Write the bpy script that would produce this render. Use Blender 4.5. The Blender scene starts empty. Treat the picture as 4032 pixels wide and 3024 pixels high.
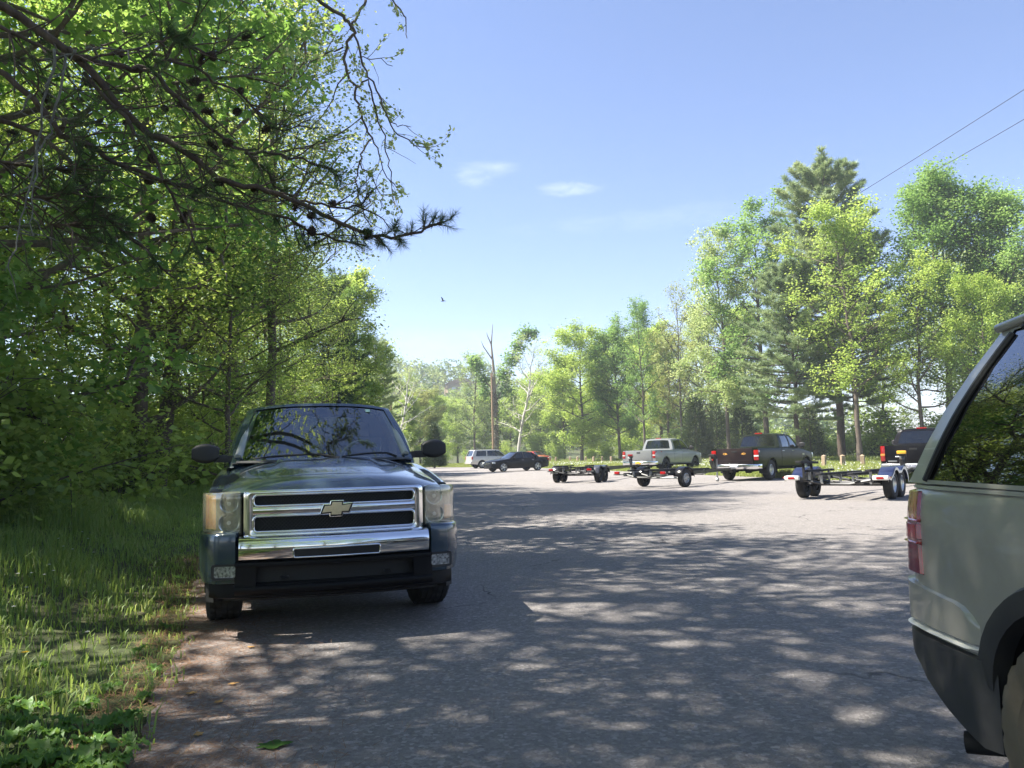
import bpy, bmesh, math, random
import numpy as np
from mathutils import Vector, Matrix, geometry
SC = bpy.context.scene
COL = SC.collection
R = math.radians
PI = math.pi
random.seed(7)
RNG = np.random.default_rng(11)

# ------------------------------------------------------------------ objects
def tag(o, label=None, cat=None, group=None, kind=None):
    if label: o['label'] = label
    if cat: o['category'] = cat
    if group: o['group'] = group
    if kind: o['kind'] = kind
    return o

def thing(name, label, cat, loc=(0, 0, 0), rotz=0.0, group=None):
    o = bpy.data.objects.new(name, None)
    o.empty_display_size = 0.3
    COL.objects.link(o)
    o.location = loc
    o.rotation_euler = (0, 0, rotz)
    return tag(o, label, cat, group)

def np_mesh(name, V, F, smooth=False, var=None):
    """V (n,3) array, F (m,k) int array, all faces with k corners."""
    me = bpy.data.meshes.new(name)
    V = np.ascontiguousarray(V, dtype=np.float32)
    F = np.ascontiguousarray(F, dtype=np.int32)
    m, k = F.shape
    me.vertices.add(len(V)); me.vertices.foreach_set('co', V.ravel())
    me.loops.add(m * k); me.loops.foreach_set('vertex_index', F.ravel())
    me.polygons.add(m)
    me.polygons.foreach_set('loop_start', np.arange(0, m * k, k, dtype=np.int32))
    if smooth:
        me.polygons.foreach_set('use_smooth', np.ones(m, dtype=bool))
    if var is not None:
        a = me.attributes.new('var', 'FLOAT', 'POINT')
        a.data.foreach_set('value', np.ascontiguousarray(var, dtype=np.float32))
    me.update(calc_edges=True)
    return me

def link(name, me, mat=None, parent=None):
    o = bpy.data.objects.new(name, me)
    COL.objects.link(o)
    if mat is not None and len(me.materials) == 0:
        me.materials.append(mat)
    if parent is not None: o.parent = parent
    return o

class MB:
    """collects faces; build() links them as ONE mesh object"""
    def __init__(s): s.v = []; s.f = []
    def add(s, V, F):
        b = len(s.v)
        s.v.extend([tuple(map(float, p)) for p in V]); s.f.extend([tuple(b + int(i) for i in f) for f in F])
        return s
    def grid(s, P, closeu=False, closev=False):
        P = np.asarray(P, float); n, m = P.shape[:2]
        F = []
        for i in range(n if closeu else n - 1):
            for j in range(m if closev else m - 1):
                a = i * m + j; b = i * m + (j + 1) % m
                c = ((i + 1) % n) * m + (j + 1) % m; d = ((i + 1) % n) * m + j
                F.append((a, b, c, d))
        return s.add(P.reshape(-1, 3), F)
    def box(s, c, d, rz=0.0, rx=0.0, ry=0.0):
        hx, hy, hz = d[0] / 2, d[1] / 2, d[2] / 2
        M = Matrix.Rotation(rz, 3, 'Z') @ Matrix.Rotation(ry, 3, 'Y') @ Matrix.Rotation(rx, 3, 'X')
        V = [M @ Vector((x * hx, y * hy, z * hz)) + Vector(c) for x in (-1, 1) for y in (-1, 1) for z in (-1, 1)]
        F = [(0, 1, 3, 2), (4, 6, 7, 5), (0, 4, 5, 1), (2, 3, 7, 6), (0, 2, 6, 4), (1, 5, 7, 3)]
        return s.add(V, F)
    def tube(s, pts, r, n=8, cap=True):
        pts = [Vector(p) for p in pts]
        rs = r if hasattr(r, '__len__') else [r] * len(pts)
        rings = []
        up = Vector((0, 0, 1))
        prev = None
        for i, p in enumerate(pts):
            t = (pts[min(i + 1, len(pts) - 1)] - pts[max(i - 1, 0)])
            if t.length < 1e-9: t = Vector((0, 0, 1))
            t.normalize()
            if prev is None:
                a = t.cross(up if abs(t.z) < .9 else Vector((1, 0, 0)))
            else:
                a = prev - t * prev.dot(t)
            a.normalize(); prev = a
            b = t.cross(a)
            rings.append([p + (a * math.cos(2 * PI * k / n) + b * math.sin(2 * PI * k / n)) * rs[i] for k in range(n)])
        base = len(s.v)
        s.grid([[tuple(q) for q in ring] for ring in rings], closev=True)
        if cap:
            s.f.append(tuple(base + k for k in range(n))[::-1])
            L = (len(pts) - 1) * n
            s.f.append(tuple(base + L + k for k in range(n)))
        return s
    def lathe(s, prof, axis='X', c=(0, 0, 0), n=32, a0=0.0, a1=2 * PI):
        """prof: list of (axial, radius)"""
        full = abs(a1 - a0 - 2 * PI) < 1e-6
        rows = []
        for k in range(n if full else n + 1):
            a = a0 + (a1 - a0) * k / n
            row = []
            for (h, r) in prof:
                u, v = r * math.cos(a), r * math.sin(a)
                q = {'X': (h, u, v), 'Y': (u, h, v), 'Z': (u, v, h)}[axis]
                row.append((q[0] + c[0], q[1] + c[1], q[2] + c[2]))
            rows.append(row)
        return s.grid(rows, closeu=full)
    def prism(s, outline, f, depth_vec):
        """outline 2D list mapped through f(u,v)->3D, extruded along depth_vec, both caps tessellated"""
        n = len(outline)
        tri = geometry.tessellate_polygon([[Vector((u, v, 0)) for u, v in outline]])
        A = [Vector(f(u, v)) for u, v in outline]
        D = Vector(depth_vec)
        V = A + [p + D for p in A]
        F = [tuple(t) for t in tri] + [tuple(n + i for i in t)[::-1] for t in tri]
        F += [(i, (i + 1) % n, n + (i + 1) % n, n + i) for i in range(n)]
        return s.add(V, F)
    def build(s, name, mat=None, parent=None, smooth=True, angle=35, bevel=0, seg=2, loc=None, weld=False, flip=False):
        me = bpy.data.meshes.new(name)
        me.from_pydata(s.v, [], s.f)
        bm = bmesh.new(); bm.from_mesh(me)
        if weld or bevel: bmesh.ops.remove_doubles(bm, verts=bm.verts, dist=2e-4)
        bmesh.ops.recalc_face_normals(bm, faces=bm.faces)
        if bevel:
            ed = [e for e in bm.edges if e.is_manifold and e.calc_face_angle(0) > R(30)]
            if ed: bmesh.ops.bevel(bm, geom=ed, offset=bevel, segments=seg, affect='EDGES', profile=.6, clamp_overlap=True)
        bm.to_mesh(me); bm.free()
        if smooth:
            me.polygons.foreach_set('use_smooth', np.ones(len(me.polygons), dtype=bool))
            me.set_sharp_from_angle(angle=R(angle))
        me.update()
        o = link(name, me, mat, parent)
        if loc: o.location = loc
        return o

def copy_tree(o, parent=None):
    c = o.copy(); COL.objects.link(c)
    if parent is not None: c.parent = parent
    for ch in list(o.children): copy_tree(ch, c)
    return c

def pchip(pts):
    xs = np.array([p[0] for p in pts], float); ys = np.array([p[1] for p in pts], float)
    if len(xs) < 3: return lambda t: np.interp(t, xs, ys)
    h = np.diff(xs); d = np.diff(ys) / h
    m = np.zeros(len(xs))
    for i in range(1, len(xs) - 1):
        if d[i - 1] * d[i] > 0:
            w1 = 2 * h[i] + h[i - 1]; w2 = h[i] + 2 * h[i - 1]
            m[i] = (w1 + w2) / (w1 / d[i - 1] + w2 / d[i])
    m[0] = d[0]; m[-1] = d[-1]
    def f(t):
        t = np.clip(t, xs[0], xs[-1])
        i = np.clip(np.searchsorted(xs, t) - 1, 0, len(h) - 1)
        s = (t - xs[i]) / h[i]
        return ((1 + 2 * s) * (1 - s) ** 2 * ys[i] + s * (1 - s) ** 2 * h[i] * m[i]
                + s * s * (3 - 2 * s) * ys[i + 1] + s * s * (s - 1) * h[i] * m[i + 1])
    return f

def rrect(w, h, r, n=5, c=(0, 0)):
    """rounded rectangle outline, ccw"""
    out = []
    for (sx, sy, a0) in ((1, -1, -90), (1, 1, 0), (-1, 1, 90), (-1, -1, 180)):
        for k in range(n + 1):
            a = R(a0 + 90 * k / n)
            out.append((c[0] + sx * (w / 2 - r) + r * math.cos(a), c[1] + sy * (h / 2 - r) + r * math.sin(a)))
    return out

# ------------------------------------------------------------------ materials
def nt(mat):
    mat.use_nodes = True
    t = mat.node_tree
    for n in list(t.nodes): t.nodes.remove(n)
    return t, t.nodes, t.links

def ramp(N, fac_socket, L, stops):
    r = N.new('ShaderNodeValToRGB')
    e = r.color_ramp.elements
    e[0].position, e[0].color = stops[0][0], (*stops[0][1], 1)
    e[1].position, e[1].color = stops[-1][0], (*stops[-1][1], 1)
    for p, c in stops[1:-1]:
        k = e.new(p); k.color = (*c, 1)
    L.new(fac_socket, r.inputs[0])
    return r.outputs[0]

def noise(N, L, vec, scale, detail=4, rough=.55, dist=0):
    n = N.new('ShaderNodeTexNoise')
    n.inputs['Scale'].default_value = scale; n.inputs['Detail'].default_value = detail
    n.inputs['Roughness'].default_value = rough; n.inputs['Distortion'].default_value = dist
    if vec is not None: L.new(vec, n.inputs['Vector'])
    return n.outputs['Fac']

def mapr(N, L, v, a, b, c, d):
    m = N.new('ShaderNodeMapRange'); m.clamp = True
    for i, x in zip((1, 2, 3, 4), (a, b, c, d)): m.inputs[i].default_value = x
    L.new(v, m.inputs[0]); return m.outputs[0]

def mathn(N, L, op, a, b=None):
    m = N.new('ShaderNodeMath'); m.operation = op
    for i, x in enumerate((a, b)):
        if x is None: continue
        if isinstance(x, (int, float)): m.inputs[i].default_value = x
        else: L.new(x, m.inputs[i])
    return m.outputs[0]

def mixc(N, L, fac, a, b, mode='MIX'):
    m = N.new('ShaderNodeMix'); m.data_type = 'RGBA'; m.blend_type = mode
    for s, x in ((m.inputs[0], fac), (m.inputs[6], a), (m.inputs[7], b)):
        if isinstance(x, (int, float)): s.default_value = x
        elif isinstance(x, tuple): s.default_value = (*x, 1)
        else: L.new(x, s)
    return m.outputs[2]

def bump(N, L, h, strength, dist=.01):
    b = N.new('ShaderNodeBump'); b.inputs['Strength'].default_value = strength; b.inputs['Distance'].default_value = dist
    L.new(h, b.inputs['Height']); return b.outputs[0]

def pmat(name, col, rough=.5, metal=0.0, coat=0.0, spec=.5, vary=.08, vscale=6.0, dirt=0.0, dirtcol=(.25, .2, .14), bmp=0.0, bscale=200.0, coord='Object', rvary=.0):
    """procedural principled surface: colour mottled by noise, optional dust and fine bump"""
    m = bpy.data.materials.new(name); t, N, L = nt(m)
    out = N.new('ShaderNodeOutputMaterial'); p = N.new('ShaderNodeBsdfPrincipled')
    tc = N.new('ShaderNodeTexCoord').outputs[coord]
    n1 = noise(N, L, tc, vscale, 5)
    lo = tuple(c * (1 - vary) for c in col); hi = tuple(min(1, c * (1 + vary)) for c in col)
    c = ramp(N, n1, L, [(.3, lo), (.7, hi)])
    r = rough
    if dirt > 0:
        n2 = noise(N, L, tc, 2.3, 8, .65)
        fac = mapr(N, L, n2, .42, .75, 0, dirt)
        c = mixc(N, L, fac, c, dirtcol)
        L.new(mapr(N, L, fac, 0, 1, rough, min(1, rough + .5)), p.inputs['Roughness'])
    elif rvary > 0:
        n2 = noise(N, L, tc, 9, 6, .65)
        L.new(mapr(N, L, n2, .35, .7, max(0, rough - rvary), rough + rvary), p.inputs['Roughness'])
    else: p.inputs['Roughness'].default_value = r
    L.new(c, p.inputs['Base Color'])
    p.inputs['Metallic'].default_value = metal
    p.inputs['Coat Weight'].default_value = coat; p.inputs['Coat Roughness'].default_value = .04
    p.inputs['Specular IOR Level'].default_value = spec
    if bmp > 0:
        L.new(bump(N, L, noise(N, L, tc, bscale, 3), bmp, .004), p.inputs['Normal'])
    L.new(p.outputs[0], out.inputs[0])
    return m

def glassmat(name, tint=(.02, .025, .025), see=.15, rough=.02, f0=.06):
    """window glass: see-through tint plus mirror reflection by angle"""
    m = bpy.data.materials.new(name); t, N, L = nt(m)
    out = N.new('ShaderNodeOutputMaterial')
    gl = N.new('ShaderNodeBsdfGlossy'); gl.inputs['Roughness'].default_value = rough
    gl.inputs['Color'].default_value = (.95, .97, 1, 1)
    tr = N.new('ShaderNodeBsdfTransparent'); tr.inputs['Color'].default_value = (.85, .92, .9, 1)
    df = N.new('ShaderNodeBsdfDiffuse'); df.inputs['Color'].default_value = (*tint, 1)
    mx = N.new('ShaderNodeMixShader'); mx.inputs[0].default_value = see
    L.new(df.outputs[0], mx.inputs[1]); L.new(tr.outputs[0], mx.inputs[2])
    lw = N.new('ShaderNodeLayerWeight'); lw.inputs[0].default_value = .5
    pw = mathn(N, L, 'POWER', lw.outputs['Facing'], 3.0)
    fr = mapr(N, L, pw, 0, 1, f0, 1)
    tc = N.new('ShaderNodeTexCoord').outputs['Object']
    sm = mapr(N, L, noise(N, L, tc, 3.0, 6, .7), .35, .75, 1.0, .9)
    m2 = N.new('ShaderNodeMixShader'); L.new(mathn(N, L, 'MULTIPLY', fr, sm), m2.inputs[0])
    L.new(mx.outputs[0], m2.inputs[1]); L.new(gl.outputs[0], m2.inputs[2])
    L.new(m2.outputs[0], out.inputs[0])
    return m

def leafmat(name, cols, trans=.45, gloss=.025, grough=.5, tcol=1.55):
    """foliage: colours by per-leaf value and per-tree random; light passes through the blade"""
    m = bpy.data.materials.new(name); t, N, L = nt(m)
    out = N.new('ShaderNodeOutputMaterial')
    at = N.new('ShaderNodeAttribute'); at.attribute_name = 'var'
    oi = N.new('ShaderNodeObjectInfo')
    f = mathn(N, L, 'ADD', mathn(N, L, 'MULTIPLY', at.outputs['Fac'], .8), mathn(N, L, 'MULTIPLY', oi.outputs['Random'], .2))
    n = len(cols)
    c = ramp(N, f, L, [(i / (n - 1), col) for i, col in enumerate(cols)])
    d = N.new('ShaderNodeBsdfDiffuse'); L.new(c, d.inputs[0])
    tr = N.new('ShaderNodeBsdfTranslucent')
    hv = N.new('ShaderNodeHueSaturation'); hv.inputs['Hue'].default_value = .485; hv.inputs['Saturation'].default_value = 1.0; hv.inputs['Value'].default_value = tcol
    L.new(c, hv.inputs['Color']); L.new(hv.outputs[0], tr.inputs[0])
    mx = N.new('ShaderNodeMixShader'); mx.inputs[0].default_value = trans
    L.new(d.outputs[0], mx.inputs[1]); L.new(tr.outputs[0], mx.inputs[2])
    g = N.new('ShaderNodeBsdfGlossy'); g.inputs['Roughness'].default_value = grough; g.inputs[0].default_value = (.9, 1, .9, 1)
    m2 = N.new('ShaderNodeMixShader'); m2.inputs[0].default_value = gloss
    L.new(mx.outputs[0], m2.inputs[1]); L.new(g.outputs[0], m2.inputs[2])
    L.new(m2.outputs[0], out.inputs[0])
    return m

def barkmat(name, a, b, scale=14):
    m = bpy.data.materials.new(name); t, N, L = nt(m)
    out = N.new('ShaderNodeOutputMaterial'); p = N.new('ShaderNodeBsdfPrincipled')
    tc = N.new('ShaderNodeTexCoord').outputs['Object']
    mp = N.new('ShaderNodeMapping'); mp.inputs['Scale'].default_value = (1, 1, .25); L.new(tc, mp.inputs[0])
    f = noise(N, L, mp.outputs[0], scale, 6, .7)
    c = ramp(N, f, L, [(.3, a), (.7, b)])
    L.new(c, p.inputs['Base Color']); p.inputs['Roughness'].default_value = .9
    L.new(bump(N, L, f, .6, .02), p.inputs['Normal'])
    L.new(p.outputs[0], out.inputs[0]); return m

M = {}
M['blue_paint'] = pmat('blue_grey_paint', (.030, .053, .080), .20, .35, 1.0, vary=.04, dirt=.10, dirtcol=(.16, .14, .11))
M['green_paint'] = pmat('green_grey_paint', (.37, .358, .31), .32, .2, .7, vary=.03, dirt=.5, dirtcol=(.24, .22, .17))
def add_scuffs(m, amount=.35):
    """pale drawn-out scratches in the paint"""
    t = m.node_tree; N, L = t.nodes, t.links
    p = [n for n in N if n.type == 'BSDF_PRINCIPLED'][0]
    src = p.inputs['Base Color'].links[0].from_socket
    tc = N.new('ShaderNodeTexCoord').outputs['Object']
    mp = N.new('ShaderNodeMapping'); mp.inputs['Scale'].default_value = (1, .55, 9); mp.inputs['Rotation'].default_value = (.12, 0, 0); L.new(tc, mp.inputs[0])
    a = mapr(N, L, noise(N, L, mp.outputs[0], 5.5, 3, .5), .655, .70, 0, 1)
    b = mapr(N, L, noise(N, L, tc, 2.2, 3), .48, .60, 0, amount)
    L.new(mixc(N, L, mathn(N, L, 'MULTIPLY', a, b), src, (.62, .62, .56)), p.inputs['Base Color'])
add_scuffs(M['green_paint'])
M['silver_paint'] = pmat('silver_paint', (.27, .28, .285), .3, .3, .6, vary=.03, dirt=.15)
M['white_silver'] = pmat('champagne_paint', (.50, .48, .45), .3, .3, .8, vary=.03, dirt=.1)
M['dark_green_paint'] = pmat('dark_green_paint', (.007, .012, .007), .24, .0, .0, spec=.12, vary=.05, dirt=.04)
M['black_paint'] = pmat('black_paint', (.006, .006, .008), .22, .0, .0, spec=.2, vary=.05, dirt=.03)
M['plum_black'] = pmat('plum_black_paint', (.014, .008, .010), .35, .0, .1, spec=.3, vary=.08, dirt=.08)
M['red_paint'] = pmat('red_paint', (.38, .018, .015), .25, .1, 1.0, vary=.05)
M['lamp_dark'] = pmat('lamp_housing_grey', (.20, .20, .18), .3, .6, vary=.3, vscale=30)
M['chrome'] = pmat('chrome', (.78, .79, .80), .07, 1.0, vary=.02, rvary=.03)
M['steel'] = pmat('galvanised_steel', (.42, .43, .44), .38, .9, vary=.15, vscale=25)
M['alloy'] = pmat('alloy_wheel', (.62, .63, .64), .28, .9, vary=.05)
M['plastic'] = pmat('black_plastic', (.018, .018, .019), .55, vary=.15, dirt=.18, dirtcol=(.12, .11, .09), bmp=.1)
M['greyplastic'] = pmat('dark_grey_cladding', (.030, .031, .034), .5, vary=.12, dirt=.35, dirtcol=(.13, .12, .10), bmp=.12)
M['rubber'] = pmat('tyre_rubber', (.016, .016, .016), .85, vary=.2, dirt=.35, dirtcol=(.11, .10, .085), bmp=.3, bscale=60)
M['muddy_rubber'] = pmat('muddy_tyre_rubber', (.10, .082, .058), .9, vary=.25, dirt=.6, dirtcol=(.20, .165, .115), bmp=.4, bscale=50)
M['black_trim'] = pmat('satin_black_trim', (.007, .007, .008), .5, spec=.15, vary=.15, dirt=.08, dirtcol=(.06, .055, .045))
M['mesh'] = pmat('black_mesh', (.006, .006, .007), .6, vary=.6, vscale=120)
M['under'] = pmat('underbody', (.012, .012, .012), .9, vary=.3)
M['red_lens'] = pmat('red_lens', (.34, .010, .010), .12, coat=1.0, vary=.2, vscale=30)
M['dark_red_lens'] = pmat('dark_red_lens', (.24, .008, .010), .12, coat=1.0, vary=.25, vscale=40)
M['amber'] = pmat('amber_lens', (.62, .26, .05), .25, coat=1.0, vary=.2, vscale=40)
M['fog_lens'] = pmat('fluted_fog_lens', (.34, .35, .35), .12, .5, 1.0, vary=.75, vscale=55)
M['white_lens'] = pmat('clear_lens', (.62, .64, .62), .15, coat=1.0, vary=.2, vscale=40)
M['reflector'] = pmat('lamp_reflector', (.80, .80, .74), .2, .7, vary=.3, vscale=45)
M['glass_dark'] = glassmat('tinted_glass', (.006, .007, .008), .12, .015, .07)
M['glass_black'] = glassmat('black_tinted_glass', (.004, .004, .005), .02, .012, .20)
M['glass_clear'] = glassmat('windscreen_glass', (.01, .012, .012), .62, .012, .12)
M['interior'] = pmat('grey_interior', (.055, .056, .06), .8, vary=.15)
M['light_trim'] = pmat('light_grey_trim', (.34, .36, .34), .8, vary=.1)
M['gold'] = pmat('gold_emblem', (.62, .54, .36), .3, .7, vary=.08, vscale=60)
M['plate'] = pmat('plate_white', (.62, .63, .66), .4, vary=.08, vscale=40)
M['yellow'] = pmat('yellow_paint', (.72, .40, .03), .45, vary=.12, vscale=30)
M['ink'] = pmat('dark_blue_ink', (.03, .03, .12), .5)
M['wood_post'] = pmat('weathered_post_wood', (.34, .25, .17), .85, vary=.25, vscale=14, bmp=.3, bscale=30)
M['pole_wood'] = pmat('utility_pole_wood', (.36, .23, .14), .85, vary=.2, vscale=5, bmp=.2, bscale=40)
M['carpet'] = pmat('bunk_carpet', (.02, .02, .022), .95, vary=.3, vscale=60, bmp=.3)
M['flake_blue'] = pmat('blue_flake_fender', (.016, .022, .06), .3, .2, .3, vary=.5, vscale=160)
M['grey_vinyl'] = pmat('grey_fender_inside', (.22, .20, .18), .7, vary=.1)
M['white_trim'] = pmat('white_trim', (.75, .74, .70), .4, vary=.06)
M['dark_fender'] = pmat('grey_flake_fender', (.045, .045, .05), .3, .3, .8, vary=.3, vscale=120)
M['dark_frame'] = pmat('black_trailer_frame', (.022, .022, .024), .35, .2, .5, vary=.2)
M['sticker'] = pmat('pale_green_sticker', (.55, .75, .60), .5)
M['wire'] = pmat('power_cable', (.03, .03, .03), .6)
M['wheel_dark'] = pmat('dark_machined_wheel', (.02, .02, .022), .3, .5, vary=.1)
# ------------------------------------------------------------------ camera
cam_d = bpy.data.cameras.new('camera'); cam = bpy.data.objects.new('camera', cam_d); COL.objects.link(cam)
SC.camera = cam
cam_d.sensor_width = 36.0
cam_d.lens = 36.0 * 1712.0 / 2212.0
cam_d.clip_start = .05; cam_d.clip_end = 6000
CAM_H = 1.26
PITCH = math.atan((981.5 - 829.5) / 1712.0)
CAMROT = Matrix.Rotation(R(90) + PITCH, 4, 'X') @ Matrix.Rotation(-math.atan(.025), 4, 'Z')
cam.matrix_world = Matrix.Translation((0, 0, CAM_H)) @ CAMROT
_C3 = CAMROT.to_3x3()

def ray(x, y):
    """direction through a point of the photograph (2212 x 1659 units)"""
    v = _C3 @ Vector(((x - 1106) / 1712.0, -(y - 829.5) / 1712.0, -1.0))
    return v
def at_depth(x, y, d):
    v = ray(x, y); k = d / v.y
    return Vector((0, 0, CAM_H)) + v * k
def on_ground(x, y, z=0.0):
    v = ray(x, y); k = (z - CAM_H) / v.z
    return Vector((0, 0, CAM_H)) + v * k

# ------------------------------------------------------------------ light
SUN_EL = R(56); SUN_AZ = R(84)          # azimuth from +Y (ahead) towards -X (left)
sd = Vector((-math.sin(SUN_AZ) * math.cos(SUN_EL), math.cos(SUN_AZ) * math.cos(SUN_EL), math.sin(SUN_EL)))
sl = bpy.data.lights.new('sun', 'SUN'); so = bpy.data.objects.new('sun', sl); COL.objects.link(so)
sl.energy = 3.7; sl.angle = R(.5); sl.color = (1.0, .945, .84)
so.rotation_euler = (-sd).to_track_quat('-Z', 'Y').to_euler()
so.location = (0, 0, 40)

w = bpy.data.worlds.new('World'); SC.world = w; w.use_nodes = True
t = w.node_tree
for n in list(t.nodes): t.nodes.remove(n)
N, L = t.nodes, t.links
out = N.new('ShaderNodeOutputWorld'); bg = N.new('ShaderNodeBackground')
sky = N.new('ShaderNodeTexSky'); sky.sky_type = 'NISHITA'; sky.sun_disc = False
sky.sun_elevation = SUN_EL; sky.sun_rotation = -SUN_AZ
sky.altitude = 300; sky.air_density = 1.0; sky.dust_density = .0; sky.ozone_density = 4.5
tc = N.new('ShaderNodeTexCoord').outputs['Generated']
def cloud_mask(direction, radii, seed):
    """soft wisps round one direction of the sky"""
    d = Vector(direction).normalized()
    side = d.cross(Vector((0, 0, 1))).normalized(); up = side.cross(d)
    def dot(v):
        q = N.new('ShaderNodeVectorMath'); q.operation = 'DOT_PRODUCT'; L.new(tc, q.inputs[0]); q.inputs[1].default_value = v
        return q.outputs['Value']
    a = mathn(N, L, 'POWER', mathn(N, L, 'ABSOLUTE', mathn(N, L, 'DIVIDE', dot(side), radii[0])), 2.0)
    b = mathn(N, L, 'POWER', mathn(N, L, 'ABSOLUTE', mathn(N, L, 'DIVIDE', dot(up), radii[1])), 2.0)
    fall = mapr(N, L, mathn(N, L, 'ADD', a, b), 0, 1, 1, 0)
    front = mathn(N, L, 'GREATER_THAN', dot(d), .5)
    mp = N.new('ShaderNodeMapping'); mp.inputs['Scale'].default_value = (1, 1, 3.2); mp.inputs['Location'].default_value = (seed, seed * .7, 0)
    L.new(tc, mp.inputs[0])
    nz = noise(N, L, mp.outputs[0], 26, 6, .6, .4)
    m = mapr(N, L, mathn(N, L, 'ADD', nz, mathn(N, L, 'MULTIPLY', fall, .38)), .66, .98, 0, 1)
    return mathn(N, L, 'MULTIPLY', mathn(N, L, 'MULTIPLY', m, fall), front)
def _dir(x, y): return ray(x, y)
masks = [(cloud_mask(_dir(1228, 408), (.055, .014), 1.3), .20), (cloud_mask(_dir(1085, 360), (.030, .011), 4.1), .11),
         (cloud_mask(_dir(1030, 378), (.045, .022), 7.7), .16), (cloud_mask(_dir(1430, 470), (.25, .02), 2.2), .05),
         (cloud_mask(_dir(1000, 742), (.30, .03), 3.9), .06)]
acc = None
for mk, k in masks:
    q = mathn(N, L, 'MULTIPLY', mk, k)
    acc = q if acc is None else mathn(N, L, 'ADD', acc, q)
acc = mathn(N, L, 'MINIMUM', acc, .9)
skyt = mixc(N, L, 1.0, sky.outputs[0], (1.06, .95, 1.0), 'MULTIPLY')
skyc = mixc(N, L, acc, skyt, (9.5, 9.8, 10.3))
L.new(skyc, bg.inputs[0]); bg.inputs[1].default_value = .052
L.new(bg.outputs[0], out.inputs[0])
SC.view_settings.view_transform = 'Standard'; SC.view_settings.look = 'None'
SC.view_settings.exposure = 2.2; SC.view_settings.gamma = 1

# ------------------------------------------------------------------ ground
LOT_EDGE_R = [(30, -30), (24, 0), (17.5, 17), (13.2, 25.2), (9.6, 39.6), (4.6, 62.6), (-.8, 80), (-7.6, 90), (-11, 93)]
LOT_EDGE_L = [(-12, 94), (-10.5, 75), (-9.8, 60), (-8.8, 45), (-6.9, 24), (-4.55, 11.6), (-2.47, 6.0), (-1.62, 3.3), (-1.15, 1.5), (-.4, -2), (1.5, -30)]

def densify(poly, step, jit, seed, closed=False):
    rr = random.Random(seed); out = []
    n = len(poly)
    for i in range(n if closed else n - 1):
        a = Vector(poly[i]); b = Vector(poly[(i + 1) % n]); k = max(1, int((b - a).length / step))
        nn = Vector((-(b - a).y, (b - a).x)).normalized()
        for j in range(k):
            p = a.lerp(b, j / k) + nn * rr.uniform(-jit, jit)
            out.append((p.x, p.y))
    if not closed: out.append(poly[-1])
    return out

def left_edge_x(y):
    P = sorted([(q[1], q[0]) for q in LOT_EDGE_L])
    return np.interp(y, [p[0] for p in P], [p[1] for p in P])
def right_edge_x(y):
    P = sorted([(q[1], q[0]) for q in LOT_EDGE_R])
    return np.interp(y, [p[0] for p in P], [p[1] for p in P])
def ground_z(x, y):
    """grass bank rising to the left of the lot, hill far ahead"""
    x = np.asarray(x, float); y = np.asarray(y, float)
    s = np.clip((left_edge_x(y) - x - .25) / 4.0, 0, 1); s = s * s * (3 - 2 * s)
    z = .42 * s * np.clip((95 - y) / 25, 0, 1)
    z = z + .03 * np.sin(x * 1.7 + y * .6) * s
    hb = np.clip((y - 150) / 170, 0, 1); hb = hb * hb * (3 - 2 * hb)
    z = z + hb * (25 * np.exp(-((x + 45) / 85.0) ** 2) + 6)
    return z

def ground_mat():
    m = bpy.data.materials.new('grassy_ground'); t, N, L = nt(m)
    out = N.new('ShaderNodeOutputMaterial'); p = N.new('ShaderNodeBsdfPrincipled')
    tc = N.new('ShaderNodeTexCoord').outputs['Object']
    a = noise(N, L, tc, .35, 6, .6); b = noise(N, L, tc, 9, 6, .7); c2 = noise(N, L, tc, 60, 3, .6)
    c = ramp(N, b, L, [(.3, (.022, .028, .010)), (.5, (.050, .068, .018)), (.7, (.085, .098, .028))])
    d = ramp(N, b, L, [(.3, (.040, .028, .016)), (.7, (.10, .072, .042))])
    c = mixc(N, L, mapr(N, L, a, .48, .68, 0, .75), c, d)
    L.new(c, p.inputs['Base Color']); p.inputs['Roughness'].default_value = .95
    L.new(bump(N, L, c2, .8, .03), p.inputs['Normal'])
    L.new(p.outputs[0], out.inputs[0]); return m

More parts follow.
